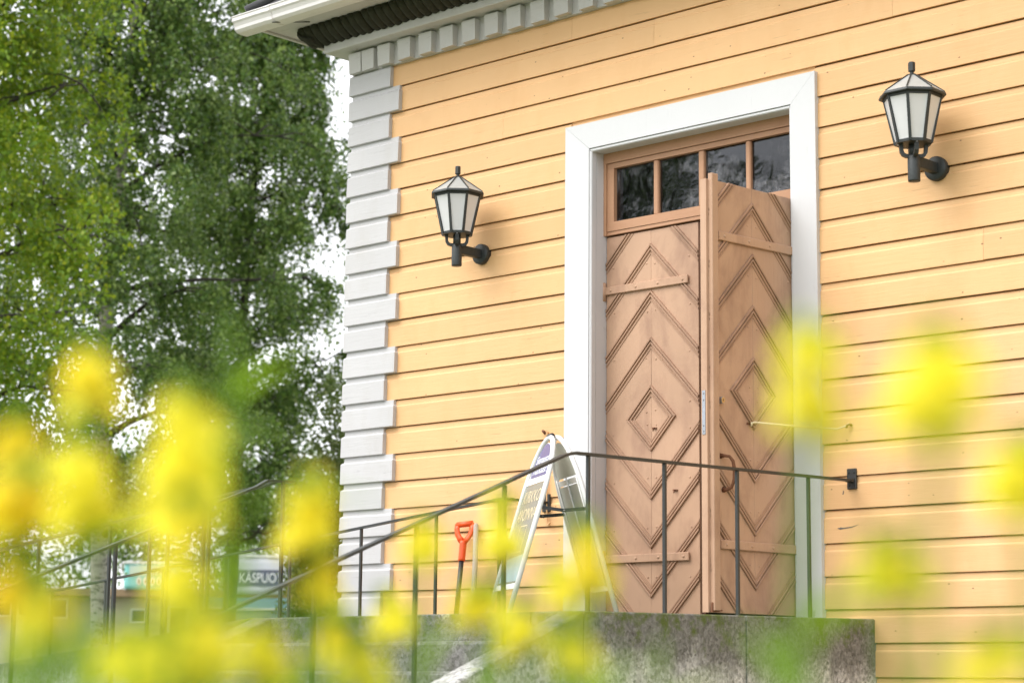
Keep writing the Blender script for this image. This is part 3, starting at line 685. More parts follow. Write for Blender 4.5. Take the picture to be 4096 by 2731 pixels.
# ------------------------------------------------------------------ stone landing, steps, ramp
SLP = 0.0135
XR_, YF, XI0, XI1 = 2.299, -2.53, 0.040, 2.146
zl = lambda y: LAND + SLP*y
stairs = thing('stone_staircase', (1.0, -2.5, 0), 'lichen-stained granite landing and steps in front of the church door', 'staircase')
GR = granite('weathered_granite', 1.24, 1.6, 0.28); GS = granite('step_granite', 1.2, 1.6, 0.60)
def slab(x0, x1, y0, y1, z0, zf, name='granite_block', mat=None, par=None, b=0.006):
    # block whose top follows zf(y); chamfered top edges
    m = MB(); q = [(x0,y0),(x1,y0),(x1,y1),(x0,y1)]
    iq = [(x0+b,y0+b),(x1-b,y0+b),(x1-b,y1-b),(x0+b,y1-b)]
    m.rings([[(x,y,z0) for x,y in q], [(x,y,zf(y)-b) for x,y in q], [(x,y,zf(y)) for x,y in iq]]); return m.build(name, mat or GR, par or stairs)
# side wall blocks of the landing along X = XR_, joint at Y=-1.24
wT = 0.34
for a, b_ in ((YF, -1.246), (-1.238, -0.002)): slab(XR_-wT, XR_, a+0.003, b_-0.003, 0.0, zl)
slab(-0.116, XR_-wT-0.005, YF, YF+0.36, 0.0, zl)                     # front nosing block = top step
for i in range(3):
    ya, yb_ = YF+0.365+i*0.72, min(YF+0.365+(i+1)*0.72-0.006, -0.002)
    for xa, xb in ((-0.116, 0.90), (0.906, XR_-wT-0.005)): slab(xa, xb, ya, yb_, 0.9, lambda y: zl(y)-0.002, 'paving_slab')
MB().box(-0.10, XR_-wT-0.02, YF+0.30, -0.005, 0.0, 0.9).build('landing_core', GR, stairs)
RISE, RUN = 0.1465, 0.372
for k in range(1, 8):
    yk = YF-RUN*k; zt = 1.209-RISE*k
    m = MB(); x0, x1 = XI0+0.003, XI1-0.003
    pr = [(YF+0.10-RUN*(k-1), zt-RISE-0.01), (yk, zt-RISE-0.01), (yk-0.004, zt-0.016), (yk+0.003, zt-0.004), (yk+0.014, zt), (YF+0.10-RUN*(k-1), zt+0.002)]
    if zt-RISE-0.01 < 0: pr = [(a, max(b_, -0.02)) for a, b_ in pr]
    m.rings([[(x, y, z) for y, z in pr] for x in (x0, x1)]); m.build('stone_step', GS, stairs)
    MB().box(x0+.002, x1-.002, YF-RUN*(k-1)-0.36, YF-RUN*(k-1)+0.0, -0.02, max(zt-RISE-0.012, -0.01)).build('step_core', GS, stairs) if zt-RISE > 0.02 else None
# sloping cheek walls (stringers)
def cheek(x0, x1):
    y1 = YF-0.004; ye = YF-0.372*7.4; sl_ = 0.393
    z = lambda y: 1.209+(y-YF)*sl_
    segs = [y1, y1-1.15, ye]
    for a, b_ in zip(segs[:-1], segs[1:]):
        m = MB(); ch = 0.008
        def ring(y, y_in): return [(x0, y, -0.02), (x1, y, -0.02), (x1, y, z(y)-ch), (x1-ch, y, z(y)), (x0+ch, y, z(y)), (x0, y, z(y)-ch)]
        m.rings([ring(a-0.003, 0), ring(b_+0.003, 0)]); m.build('cheek_stone', GR, stairs)
cheek(XI1, XR_); cheek(-0.116, XI0)
# ramp
ramp_ = thing('stone_ramp', (-2.5, -1.4, 0), 'long granite-walled ramp rising along the church to the door landing', 'ramp')
rz = lambda x: 1.212+0.1030*(x+0.12)
GRR = granite('ramp_granite', 1.1, 1.4, 0.16)
def rampblock(x0, x1, y0, y1, name, dz=0.0, mat=None, zb=0.0):
    b = 0.007; m = MB()
    m.rings([[(x0,y0,zb),(x1,y0,zb),(x1,y1,zb),(x0,y1,zb)], [(x0,y0,rz(x0)+dz-b),(x1,y0,rz(x1)+dz-b),(x1,y1,rz(x1)+dz-b),(x0,y1,rz(x0)+dz-b)],
             [(x0+b,y0+b,rz(x0)+dz),(x1-b,y0+b,rz(x1)+dz),(x1-b,y1-b,rz(x1)+dz),(x0+b,y1-b,rz(x0)+dz)]]); return m.build(name, mat or GRR, ramp_)
XRMP = [-0.122, -1.33, -2.55, -3.77, -4.99, -6.21, -7.43, -8.65, -9.87]
for a, b_ in zip(XRMP[1:], XRMP[:-1]):
    rampblock(a+0.003, b_-0.003, YF, YF+0.26, 'granite_block')
    rampblock(a+0.003, b_-0.003, -0.50, -0.28, 'granite_block')
    rampblock(a+0.002, b_-0.002, YF+0.262, -0.502, 'ramp_slab', -0.04)
# landing fill between the ramp wall and the church
MB().box(-2.0, -0.125, -0.275, -0.04, 0.0, 1.02).build('gravel_strip', 'ground', ramp_)

# ------------------------------------------------------------------ handrails
def handrail(label, loc):
    return thing('handrail', loc, label, 'railing', 'thin black iron handrails')
def post(t, x, y, z0, z1, s=0.0092): MB().bbox(x-s, x+s, y-s, y+s, z0, z1, 0.0015).build('post', 'iron', t)
RW, RH = 0.036, 0.0135
hA = handrail('thin black iron handrail along the right side of the landing down the steps, bolted to siding', (2.17, -2.0, 0.6))
hA['label'] = 'thin black iron handrail across the open door leaf, bolted to the siding by the casing'
xa = 2.170
zA = lambda y: 2.030+0.0225*y
zS = lambda y: 1.966+(y+2.50)*0.393
MB().bar([(xa, -0.060, zA(-0.06)), (xa, -2.46, zA(-2.46)), (xa, -2.54, zS(-2.54)+0.004), (xa, -5.25, zS(-5.25))], RW, RH, (1,0,0)).build('rail', 'iron', hA)
for y in (-0.475, -1.137, -1.756, -2.354): post(hA, xa, y, zl(y)-0.03, zA(y)-0.008)
for y in (-2.954, -3.53, -4.13, -4.75): post(hA, xa, y, 1.209+(y-YF)*0.393-0.03, zS(y)-0.008)
bk = MB().bbox(xa-0.030, xa+0.030, -0.046, -0.024, 1.980, 2.098, 0.003).build('wall_bracket', 'iron', hA)
MB().box(xa-0.022, xa+0.022, -0.075, -0.046, 2.020, 2.038).build('rail_seat', 'iron', bk)
for dx, dz in ((-0.017, 2.076), (0.017, 2.076), (-0.017, 2.002), (0.017, 2.002)):
    m = MB(); m.lathe([(0.0065, -0.046), (0.0065, -0.052)], (xa+dx, 0, dz), 6, 0, False, True, 'y'); m.build('bolt', 'iron', bk)
# ramp rail on the wall side
hB = handrail('thin black iron handrail following the ramp along the church wall', (-2.5, -0.38, 0.6))
zB = lambda x: 2.028+0.0975*(x+0.25)
MB().bar([(-0.172, -0.05, 2.026), (-0.172, -0.36, 2.022), (-0.205, -0.395, 2.020), (-0.25, -0.40, zB(-0.25)), (-9.6, -0.40, zB(-9.6))][:2], RW, RH, (1,0,0)).build('rail', 'iron', hB)
MB().bar([(-0.15, -0.385, 2.024), (-0.25, -0.385, zB(-0.25)), (-9.6, -0.385, zB(-9.6))], RW, RH, (0,1,0)).build('rail', 'iron', hB)
for x in (-0.262, -0.83, -1.545, -2.27, -2.93, -3.69, -4.40, -5.1, -5.9, -6.7, -7.5, -8.3, -9.1): post(hB, x, -0.385, rz(x)-0.03, zB(x)-0.008)
bk = MB().bbox(-0.205, -0.143, -0.046, -0.024, 1.965, 2.080, 0.003).build('wall_bracket', 'iron', hB)
# front-left rail: down the cheek wall, and along the outer edge of the ramp
hC = handrail('thin black iron handrail forking from landing corner down the steps and outer ramp edge', (-0.04, -2.5, 0.6))
xc = -0.040
MB().bar([(xc, -2.33, 1.972), (xc, -2.52, 1.966), (xc, -2.60, zS(-2.60)-0.004), (xc, -5.25, zS(-5.25))], RW, RH, (1,0,0)).build('rail', 'iron', hC)
zD = lambda x: 1.948+0.1030*(x+0.15)
MB().bar([(xc-0.02, -2.45, 1.966), (-0.16, -2.45, zD(-0.15)), (-9.6, -2.45, zD(-9.6))], RW, RH, (0,1,0)).build('rail', 'iron', hC)
post(hC, xc, -2.40, zl(-2.4)-0.03, 1.962)
for y in (-2.954, -3.53, -4.13, -4.75): post(hC, xc, y, 1.209+(y-YF)*0.393-0.03, zS(y)-0.008)
for x in (-0.62, -0.997, -1.168, -1.56, -2.3, -3.0, -3.7, -4.4, -5.2, -6.0, -6.8, -7.6, -8.4, -9.2): post(hC, x, -2.45, rz(x)-0.03, zD(x)-0.008)

# ------------------------------------------------------------------ A-frame sign
SA = np.array([0.470, -0.700, 0.0]); zf = 1.236
tow = CAM_C-SA; tow[2] = 0; tow /= np.linalg.norm(tow)
rgt = np.array([-tow[1], tow[0], 0.0])
a_ = math.radians(16)
hv = Vector(tow*math.cos(a_)+rgt*math.sin(a_)); nf = Vector(-rgt*math.cos(a_)+tow*math.sin(a_))
board = thing('sandwich_board', (SA[0], SA[1], zf), 'white tubular A-frame sign with blue arched top standing by the door', 'sign')
HT, SPR, HWD = 1.118, 0.325, 0.245
apexz = zf+HT
def sframe(side):
    dn = nf*side
    def F_(u, v, d=0.0):       # v measured along the slope from foot (0) to apex (1.15)
        s = v/1.164
        base = Vector((SA[0], SA[1], zf)) + dn*(SPR*(1-s)+0.017)
        nrm = (dn*HT + Vector((0,0,1))*SPR).normalized()
        return base + hv*u + Vector((0,0,1))*(HT*s) + nrm*d
    return F_
FF, FB = sframe(1), sframe(-1)
def archpath(Fn, hw, v0, vs, vt, d=0.0, n=14):
    P_ = [Fn(-hw, v0, d), Fn(-hw, vs, d)]
    for i in range(1, n):
        a = math.pi*(1-i/n); P_.append(Fn(hw*math.cos(a), vs+(vt-vs)*math.sin(a)**0.9, d))
    return P_+[Fn(hw, vs, d), Fn(hw, v0, d)]
for Fn, nm in ((FF, 'front'), (FB, 'rear')):
    MB().tube(archpath(Fn, HWD, 0.0, 0.74, 1.150), 0.0155, 10).build('tube_frame', 'signwhite', board)
    for v in (0.205, 0.872):
        MB().bar([Fn(-HWD, v), Fn(HWD, v)], 0.006, 0.034, tuple(Fn(0,0,1)-Fn(0,0,0))).build('cross_bar', 'signwhite', board)
def plate(Fn, pts, d0, d1, name, mat):
    m = MB(); m.rings([[tuple(Fn(u, v, d0)) for u, v in pts], [tuple(Fn(u, v, d1)) for u, v in pts]]); return m.build(name, mat, board)
def archpts(hw, v0, vs, vt, n=16): return [(-hw, v0), (hw, v0), (hw, vs)]+[(hw*math.cos(math.pi*i/n), vs+(vt-vs)*math.sin(math.pi*i/n)**0.9) for i in range(1, n)]+[(-hw, vs)]
def archtop(hw, v0, vt, n=16):
    # arch part above v0, following the same curve as the frame
    pts = []
    for i in range(n+1):
        a = math.pi*i/n; v = 0.74+(vt-0.74)*math.sin(a)**0.9
        if v >= v0: pts.append((hw*math.cos(a), v))
    return [(pts[-1][0], v0), (pts[0][0], v0)]+pts
plate(FF, archtop(0.219, 0.893, 1.114), -0.006, 0.0, 'arched_panel', 'print_white')
pb = plate(FF, archtop(0.214, 0.899, 1.110), 0.0005, 0.0025, 'arched_print', 'signblue')
pp = plate(FF, [(-0.222, 0.225), (0.222, 0.225), (0.222, 0.850), (-0.222, 0.850)], -0.004, 0.003, 'poster_panel', 'signgrey')
plate(FB, archtop(0.222, 0.900, 1.118), -0.004, 0.0, 'arched_panel', 'signback')
plate(FB, [(-0.222, 0.225), (0.222, 0.225), (0.222, 0.850), (-0.222, 0.850)], -0.004, 0.003, 'poster_panel', 'signback')
for u in (-0.205, 0.0, 0.205): MB().tube([FB(u, 0.215, -0.009), FB(u, 0.90, -0.009)], 0.005, 6).build('stiffener_rod', 'signwhite', board)
def signM(u, v, d):
    p = FF(u, v, d); x_ = (FF(1,0,0)-FF(0,0,0)).normalized(); y_ = (FF(0,1,0)-FF(0,0,0)).normalized(); z_ = x_.cross(y_)
    m = Matrix.Identity(4)
    off = origin(board)
    for i in range(3): m[i][0] = x_[i]; m[i][1] = y_[i]; m[i][2] = z_[i]; m[i][3] = p[i]-off[i]
    return m
def letter(txt, size, mat, u, v, d, par, **kw):
    me = text_mesh(txt, size, mat, signM(u, v, d), **kw); o = bpy.data.objects.new('lettering', me); COL.objects.link(o); o.parent = par
letter('Siunausta', 0.072, 'print_white', 0.002, 0.985, 0.003, pb, shear=0.25, sx=1.02)
letter('matkaasi!', 0.072, 'print_white', 0.002, 0.918, 0.003, pb, shear=0.25, sx=1.1)
letter('KIRKKO', 0.112, 'print_cream', 0.0, 0.735, 0.0035, pp, shear=0.12, sx=0.92)
letter('AVOINNA', 0.112, 'print_cream', 0.0, 0.620, 0.0035, pp, shear=0.12, sx=0.80)
# line-drawn tower outline on the poster
def strip(u0, v0, u1, v1, t=0.006):
    dx, dy = u1-u0, v1-v0; L = math.hypot(dx, dy); nx, ny = -dy/L*t/2, dx/L*t/2
    plate(FF, [(u0+nx, v0+ny), (u0-nx, v0-ny), (u1-nx, v1-ny), (u1+nx, v1+ny)], 0.0033, 0.0042, 'drawn_line', 'print_cream').parent = board
for s_ in ((-0.06, 0.585, 0.09, 0.585), (0.09, 0.585, 0.09, 0.42), (-0.06, 0.585, -0.06, 0.42), (-0.12, 0.42, 0.12, 0.42)): strip(*s_)
plate(FF, [(-0.20, 0.235), (0.20, 0.235), (0.20, 0.40), (-0.20, 0.38)], 0.0032, 0.0038, 'printed_picture', simple('pale_blue_print', (0.25, 0.36, 0.36), 0.3, 0, 0.4, 9, 0))
for u in (-0.235, 0.235):
    pa, pb_ = FF(u, 0.690, -0.012), FB(u, 0.690, -0.012); mid = (pa+pb_)/2+Vector((0, 0, -0.016))
    MB().bar([pa, mid+(pb_-pa)*0.05], 0.006, 0.020, tuple(hv)).build('folding_stay', 'iron', board)
    MB().bar([mid-(pb_-pa)*0.05+hv*0.007, pb_+hv*0.007], 0.006, 0.020, tuple(hv)).build('folding_stay', 'iron', board)
    for p in (pa, mid, pb_):
        MB().tube([p-hv*0.006, p+hv*0.018], 0.006, 8).build('rivet', 'bolt', board)
MB().tube([FF(-0.03, 1.155, -0.004), FF(0.03, 1.155, -0.004)], 0.020, 10).build('top_hinge', 'iron', board)

# ------------------------------------------------------------------ shovel and bare handle leaning on the wall
sh = thing('shovel', (-0.77, -0.22, rz(-0.77)), 'shovel with orange D-grip and black shaft leaning against yellow siding', 'shovel')
tp = Vector((-0.858, -0.085, 1.915)); bt = Vector((-0.800, -0.24, rz(-0.8)-0.03))
ax = (tp-bt).normalized(); sx_ = Vector((0.93, 0.36, 0)).normalized(); sx_ = (sx_-ax*sx_.dot(ax)).normalized(); sy_ = ax.cross(sx_)
S_ = lambda u, v, w=0: tuple(tp+sx_*u+ax*v+sy_*w)
MB().tube([S_(0, -0.250), tuple(bt+ax*0.20)], 0.0165, 14).build('shaft', 'blackhandle', sh)
MB().tube([S_(0, -0.118), S_(0, -0.135), S_(0, -0.24), S_(0, -0.255)], [0.025, 0.0245, 0.0235, 0.022], 14).build('grip_socket', 'orange', sh)
MB().tube([S_(-0.056, -0.006), S_(0.056, 0.004)], 0.0195, 12).build('grip_bar', 'orange', sh)
for s_ in (-1, 1):
    MB().tube([S_(s_*0.052, -0.002), S_(s_*0.055, -0.035), S_(s_*0.047, -0.070), S_(s_*0.030, -0.098), S_(s_*0.008, -0.122)], [0.019, 0.018, 0.0175, 0.018, 0.021], 10, True, (0.8, 1.2)).build('grip_arm', 'orange', sh)
    for k in range(4): MB().tube([S_(s_*(0.064-k*.003), -0.02-0.020*k, w_) for w_ in (-0.013, 0.013)], 0.0022, 5).build('grip_ridge', 'orange', sh)
bl = MB(); gr_ = []
for i in range(7):
    v = -i*0.05; row = []
    for j in range(7):
        u = (j/6-0.5)*2; wdt = 0.11*(1-0.25*(i/6)**2); row.append(tuple(bt+ax*0.20+sx_*u*wdt+ax*v*0.65+sy_*(0.03*(1-u*u)-0.012)))
    gr_.append(row)
bl.add([p for r in gr_ for p in r], [(i*7+j, i*7+j+1, (i+1)*7+j+1, (i+1)*7+j) for i in range(6) for j in range(6)], True)
bo = bl.build('blade', 'steel', sh); md = bo.modifiers.new('t', 'SOLIDIFY'); md.thickness = 0.003
st_ = thing('tool_handle', (-0.60, -0.2, rz(-0.6)), 'bare grey wooden tool handle leaning on siding next to the orange-gripped shovel', 'handle')
p0, p1 = Vector((-0.775, -0.065, 1.905)), Vector((-0.610, -0.27, rz(-0.61)-0.035))
MB().tube([p0+(p0-p1).normalized()*0.012, p0, p0.lerp(p1, 0.3)+Vector((0.006,0,0)), p0.lerp(p1, 0.65)+Vector((0.004,0,0)), p1], [0.011, 0.0175, 0.0180, 0.0175, 0.017], 12).build('shaft', 'greywood', st_)
MB().bbox(p1.x-0.12, p1.x+0.12, p1.y-0.03, p1.y+0.03, p1.z-0.005, p1.z+0.035, 0.006).build('tool_head', 'greywood', st_)

# ------------------------------------------------------------------ birches
def add_mesh(name, V, Fq, mat, parent, off, kind=None, smooth=False):
    me = bpy.data.meshes.new(name); nv, nf = len(V), len(Fq)
    me.vertices.add(nv); me.vertices.foreach_set('co', (V-np.array(off)).astype(np.float32).ravel())
    me.loops.add(nf*4); me.loops.foreach_set('vertex_index', Fq.astype(np.int32).ravel())
    me.polygons.add(nf); me.polygons.foreach_set('loop_start', np.arange(0, nf*4, 4, dtype=np.int32)); me.polygons.foreach_set('loop_total', np.full(nf, 4, dtype=np.int32))
    me.materials.append(MT[mat]); me.update(calc_edges=True)
    o = bpy.data.objects.new(name, me); COL.objects.link(o); o.parent = parent; tag(o, kind=kind); return o
def leaf_quads(P, size, droop=0.5, up=None):
    n = len(P); rng = RNG
    d = rng.normal(size=(n, 3)); d[:, 2] -= droop*1.5; d /= np.linalg.norm(d, axis=1)[:, None]
    q = rng.normal(size=(n, 3)); q -= d*np.sum(q*d, axis=1)[:, None]; q /= np.linalg.norm(q, axis=1)[:, None]
    L = size*rng.uniform(0.7, 1.3, n)[:, None]
    V = np.stack([P, P+d*L*0.5+q*L*0.38, P+d*L, P+d*L*0.5-q*L*0.38], axis=1).reshape(-1, 3)
    return V, np.arange(n*4).reshape(-1, 4)
def birch(name, base, H, R, zlow, lean, mat, label, nb, strands, leaf, trunk_r, mid=0.45, per=26, barkm='bark', droop=(0.55, 2.1), zcut=2.3):
    rng = RNG
    base = np.array(base, float)
    t = thing(name, tuple(base), label, 'tree', 'birches beside the church')
    tr = []
    for i in range(13):
        s = i/12; tr.append(base+np.array([lean[0]*s*s+0.10*math.sin(s*9+base[0]), lean[1]*s*s+0.10*math.cos(s*7+base[1]), H*s - (0.15 if i == 0 else 0)]))
    MB().tube([tuple(p) for p in tr], [trunk_r*(1-0.93*(i/12)**0.9)+(0.06 if i == 0 else 0) for i in range(13)], 12).build('trunk', barkm, t)
    def trunk_at(s):
        k = min(11, int(s*12)); f = s*12-k; return tr[k]*(1-f)+tr[k+1]*f
    br = MB(); tips = []
    for b in range(nb):
        s = zlow + (0.97-zlow)*((b+rng.uniform())/nb)**0.85
        p0 = trunk_at(s); rel = (s-zlow)/(1-zlow)
        rad = R*(0.60+0.40*math.sin(math.pi*min(1, rel/0.9)**0.6))*(1-max(0, rel-mid)/(1-mid)*0.75)*rng.uniform(0.55, 1.08)
        a = b*2.39996+rng.uniform(-.3, .3); dx, dy = math.cos(a), math.sin(a)
        rise = rad*rng.uniform(0.15, 0.6)
        pts = [p0+np.array([dx*rad*u, dy*rad*u, rise*(1.7*u-0.9*u*u)])+rng.normal(size=3)*0.05*u for u in (0, .25, .5, .75, 1.0)]
        r0 = trunk_r*0.42*(1-0.7*rel)
        br.tube([tuple(p) for p in pts], [r0, r0*.75, r0*.5, r0*.3, 0.012], 6)
        for u in (0.3, 0.5, 0.68, 0.85, 1.0):
            k = min(3, int(u*4)); f = u*4-k; c = pts[k]*(1-f)+pts[k+1]*f
            for _ in range(2 if u > 0.6 else 1):
                off = rng.normal(size=3)*np.array([.48, .48, .30])*(0.6+0.5*R/3); tips.append((c+off, u))
                br.tube([tuple(c), tuple(c+off*0.5+np.array([0,0,.08])), tuple(c+off)], [0.02, 0.014, 0.006], 4)
    br.build('branches', 'bark_dark', t)
    C_ = np.array([c for c, u in tips]); n = len(C_)
    Rc = rng.uniform(0.22, 0.50, n)*(0.75+0.25*R/3)
    ra = np.sqrt(rng.uniform(0, 1, (n, strands))); aa = rng.uniform(0, 6.283, (n, strands))
    S = np.stack([C_[:, None, 0]+Rc[:, None]*ra*np.cos(aa), C_[:, None, 1]+Rc[:, None]*ra*np.sin(aa), C_[:, None, 2]+Rc[:, None]*0.75*(1-ra**2)], axis=2).reshape(-1, 3)
    dirs = np.stack([np.cos(aa)*ra, np.sin(aa)*ra], axis=2).reshape(-1, 2)*0.18+rng.normal(size=(n*strands, 2))*0.06
    Ls = rng.uniform(droop[0], droop[1], len(S))*np.repeat(Rc/0.5, strands)*(0.45+0.75*ra.reshape(-1))
    u = rng.uniform(0, 1, (len(S), per))
    P = S[:, None, :]+np.stack([dirs[:, None, 0]*u*1.2, dirs[:, None, 1]*u*1.2, -u**1.3*Ls[:, None]], axis=2)
    P = P.reshape(-1, 3)+rng.normal(size=(len(S)*per, 3))*0.035
    P = P[P[:, 2] > gh(base[0], base[1])+zcut+0.4*np.sin(P[:, 0]*3)]
    V, Fq = leaf_quads(P, leaf, 0.6)
    add_mesh('crown', V, Fq, mat, t, base)
    return t
def gpos(x, d):
    p = at(x, 2725, d); p[2] = gh(p[0], p[1]); return p
birch('birch_tree', gpos(380, 38), 19.0, 3.7, 0.16, (0.25, 0.15), 'leaf_dark', 'tall birch with white patched trunk and drooping twigs behind the handrails', 46, 30, 0.085, 0.21, per=13, zcut=3.0)
birch('birch_tree', gpos(-230, 31), 16.0, 2.4, 0.20, (-0.2, 0.1), 'leaf_bright', 'birch with yellowing light green leaves hanging over its darker neighbour', 38, 28, 0.078, 0.17, per=13)
birch('birch_tree', gpos(890, 44), 20.0, 1.95, 0.14, (1.1, 1.0), 'leaf_dark', 'dark green birch crown nearest the white corner blocks of the church', 46, 30, 0.090, 0.17, per=13, zcut=3.6, barkm='bark_dark')

birch('birch_tree', (-14.5, -17.5, 0.0), 15.0, 3.0, 0.16, (0.2, 0.1), 'leaf_dark', 'birch mirrored in the panes over the door', 40, 8, 0.10, 0.18, per=16)
# leafy shrubs close behind the church corner, and a distant wood
def shrub(name, c, rx, rz_, n, mat, label, leaf=0.07, cat='shrub', group=None, stems=7):
    rng = RNG; base = np.array([c[0], c[1], gh(c[0], c[1])])
    t = thing(name, tuple(base), label, cat, group)
    st = MB(); cl = []
    for k in range(stems*4):
        a = rng.uniform(0, 6.28); r = rx*math.sqrt(rng.uniform(0, 1)); h = rz_*rng.uniform(0.35, 1.0)*math.sqrt(max(0.1, 1-(r/rx)**2*0.7))
        p = base+np.array([r*math.cos(a), r*math.sin(a), h]); cl.append(p)
        if k % 4 == 0: st.tube([tuple(base+np.array([0.1*math.cos(a), 0.1*math.sin(a), -0.05])), tuple((base+p)/2+np.array([0,0,.2])), tuple(p)], [0.035, 0.022, 0.008], 5)
    st.build('stems', 'bark_dark', t)
    C_ = np.array(cl); P = np.repeat(C_, n//len(C_), axis=0)+RNG.normal(size=((n//len(C_))*len(C_), 3))*np.array([rx*.22, rx*.22, rz_*.13])
    P = P[P[:, 2] > base[2]+0.05]
    V, Fq = leaf_quads(P, leaf, 0.2); add_mesh('crown', V, Fq, mat, t, base); return t
p = gpos(1345, 34); shrub('lilac_bush', p, 0.75, 5.0, 12000, 'leaf_far', 'tall bright green bush behind the white corner blocks', 0.075)
p = gpos(1010, 57); shrub('garden_bush', p, 1.7, 5.6, 9000, 'leaf_dark', 'grey-green bush rising behind the cheese shop banner', 0.07)
wd_ = []
for i in range(26):
    px = -700+i*120+random.uniform(-40, 40); d = random.uniform(70, 95); b0 = gpos(px, d); hgt = random.uniform(8.0, 12.0)
    for k in range(70):
        a = random.uniform(0, 6.28); r = 2.9*math.sqrt(random.random()); h = hgt*random.uniform(0.05, 1)
        wd_.append(b0+np.array([r*math.cos(a)*(1-0.5*h/hgt), r*math.sin(a)*(1-0.5*h/hgt), h]))
C_ = np.array(wd_); P = np.repeat(C_, 34, axis=0)+RNG.normal(size=(len(C_)*34, 3))*np.array([.5, .5, .4])
V, Fq = leaf_quads(P, 0.20, 0.3); fw = add_mesh('distant_wood', V, Fq, 'leaf_dark', None, (0, 0, 0), 'stuff'); tag(fw, 'distant green wood behind the kiosk and birches', 'trees')

# ------------------------------------------------------------------ kiosk with banners, far behind
KD = 50.0
k0 = gpos(-150, KD); k1 = gpos(1420, KD)
kx = Vector((k1-k0)); kx.z = 0; KW = kx.length; kx.normalize(); ky = Vector((-kx.y, kx.x, 0))      # ky points away from the camera
if ky.dot(Vector(CF)) < 0: ky = -ky
gz = gh(k0[0], k0[1])
def kz(y): return CAM_C[2]+(2727-y)*KD/(FREL*4096)*1.0
def kuu(x): return (x+150)/1570*KW
def KP(u, w_, z): return tuple(Vector((k0[0], k0[1], 0))+kx*u+ky*w_+Vector((0, 0, z)))
def kbox(u0, u1, w0, w1, z0, z1):
    m = MB(); m.rings([[KP(u, w_, z) for u, w_ in ((u0,w0),(u1,w0),(u1,w1),(u0,w1))] for z in (z0, z1)]); return m
cream = simple('cream_render', (0.62, 0.57, 0.44), 0.8, 0, 0.1, 2, 0.1); trimw = simple('kiosk_white_trim', (0.78, 0.78, 0.76), 0.5, 0, 0.05, 5, 0)
fasc = simple('kiosk_brown_fascia', (0.30, 0.21, 0.12), 0.7, 0, 0.2, 5, 0); darkg = simple('kiosk_dark_glass', (0.03, 0.04, 0.035), 0.15, 0, 0.3, 3, 0)
kiosk = thing('kiosk', KP(KW/2, 0, gz), 'low cream kiosk with flat roof and brown fascia seen behind the ramp', 'kiosk')
kbox(0, KW, 0, 4.0, gz-0.1, kz(2392)).build('wall', cream, kiosk)
kbox(-0.3, KW+0.3, -0.55, 4.3, kz(2392)+0.002, kz(2362)).build('roof', fasc, kiosk)
def kwin(x0, x1, y0, y1, name='window'):
    f = MB(); u0, u1, z0, z1 = kuu(x0), kuu(x1), kz(y1), kz(y0); t_ = 0.05
    for a in ((u0, u1, z1-t_, z1), (u0, u1, z0, z0+t_), (u0, u0+t_, z0+t_, z1-t_), (u1-t_, u1, z0+t_, z1-t_)):
        f.rings([[KP(u, w_, z) for u, w_ in ((a[0],-0.06),(a[1],-0.06),(a[1],0.01),(a[0],0.01))] for z in (a[2], a[3])])
    o = f.build(name, trimw, kiosk)
    kbox(u0+t_, u1-t_, -0.03, -0.01, z0+t_, z1-t_).build('pane', darkg, o); return o
kwin(512, 580, 2437, 2498); kwin(-60, 38, 2390, 2472); kwin(60, 130, 2390, 2472); kwin(180, 260, 2400, 2480)
kbox(kuu(512), kuu(580), -0.05, -0.004, kz(2640), kz(2503)).build('hatch_panel', simple('kiosk_grey_panel', (0.50, 0.52, 0.46), 0.6, 0, 0.1, 4, 0), kiosk)
kbox(kuu(516), kuu(536), -0.055, -0.051, kz(2572), kz(2556)).build('vent', darkg, kiosk)
dfr = MB()
for a in ((662, 676, 2650, 2430), (740, 754, 2650, 2430)): 
    dfr.rings([[KP(u, w_, z) for u, w_ in ((kuu(a[0]),-0.08),(kuu(a[1]),-0.08),(kuu(a[1]),0.01),(kuu(a[0]),0.01))] for z in (max(gz, kz(a[2])), kz(a[3]))])
dfr.rings([[KP(u, w_, z) for u, w_ in ((kuu(662),-0.08),(kuu(754),-0.08),(kuu(754),0.01),(kuu(662),0.01))] for z in (kz(2430)+.001, kz(2421))])
dr = dfr.build('door_frame', trimw, kiosk)
kbox(kuu(676)+.005, kuu(740)-.005, -0.04, -0.006, gz, kz(2431)).build('door_panel', simple('kiosk_brown_door', (0.16, 0.115, 0.06), 0.6), dr)
def banner(x0, x1, y0, y1, mat, label, w_=-0.60, sag=0.0):
    t = thing('banner', KP((kuu(x0)+kuu(x1))/2, w_, kz(y1)), label, 'banner', 'shop banners on the kiosk roof edge')
    u0, u1, z0, z1 = kuu(x0), kuu(x1), kz(y1), kz(y0); m = MB(); n = 12; V_ = []; nz = 6
    for i in range(n+1):
        for j in range(nz+1):
            u = u0+(u1-u0)*i/n; z = z0+(z1-z0)*j/nz
            V_.append(KP(u, w_-0.012*math.sin(i*1.3+j*.8), z-0.02*math.sin(math.pi*i/n)))
    m.add(V_, [(i*(nz+1)+j, (i+1)*(nz+1)+j, (i+1)*(nz+1)+j+1, i*(nz+1)+j+1) for i in range(n) for j in range(nz)], True)
    o = m.build('banner_sheet', mat, t); md = o.modifiers.new('t', 'SOLIDIFY'); md.thickness = 0.006
    kbox(u0-0.03, u1+0.03, w_-0.03, w_+0.03, z1, z1+0.05).build('top_batten', trimw, t)
    for u in (u0+0.02, u1-0.02): kbox(u-0.02, u+0.02, w_+0.02, w_+0.06, kz(2366), z1).build('support_post', trimw, t)
    return t
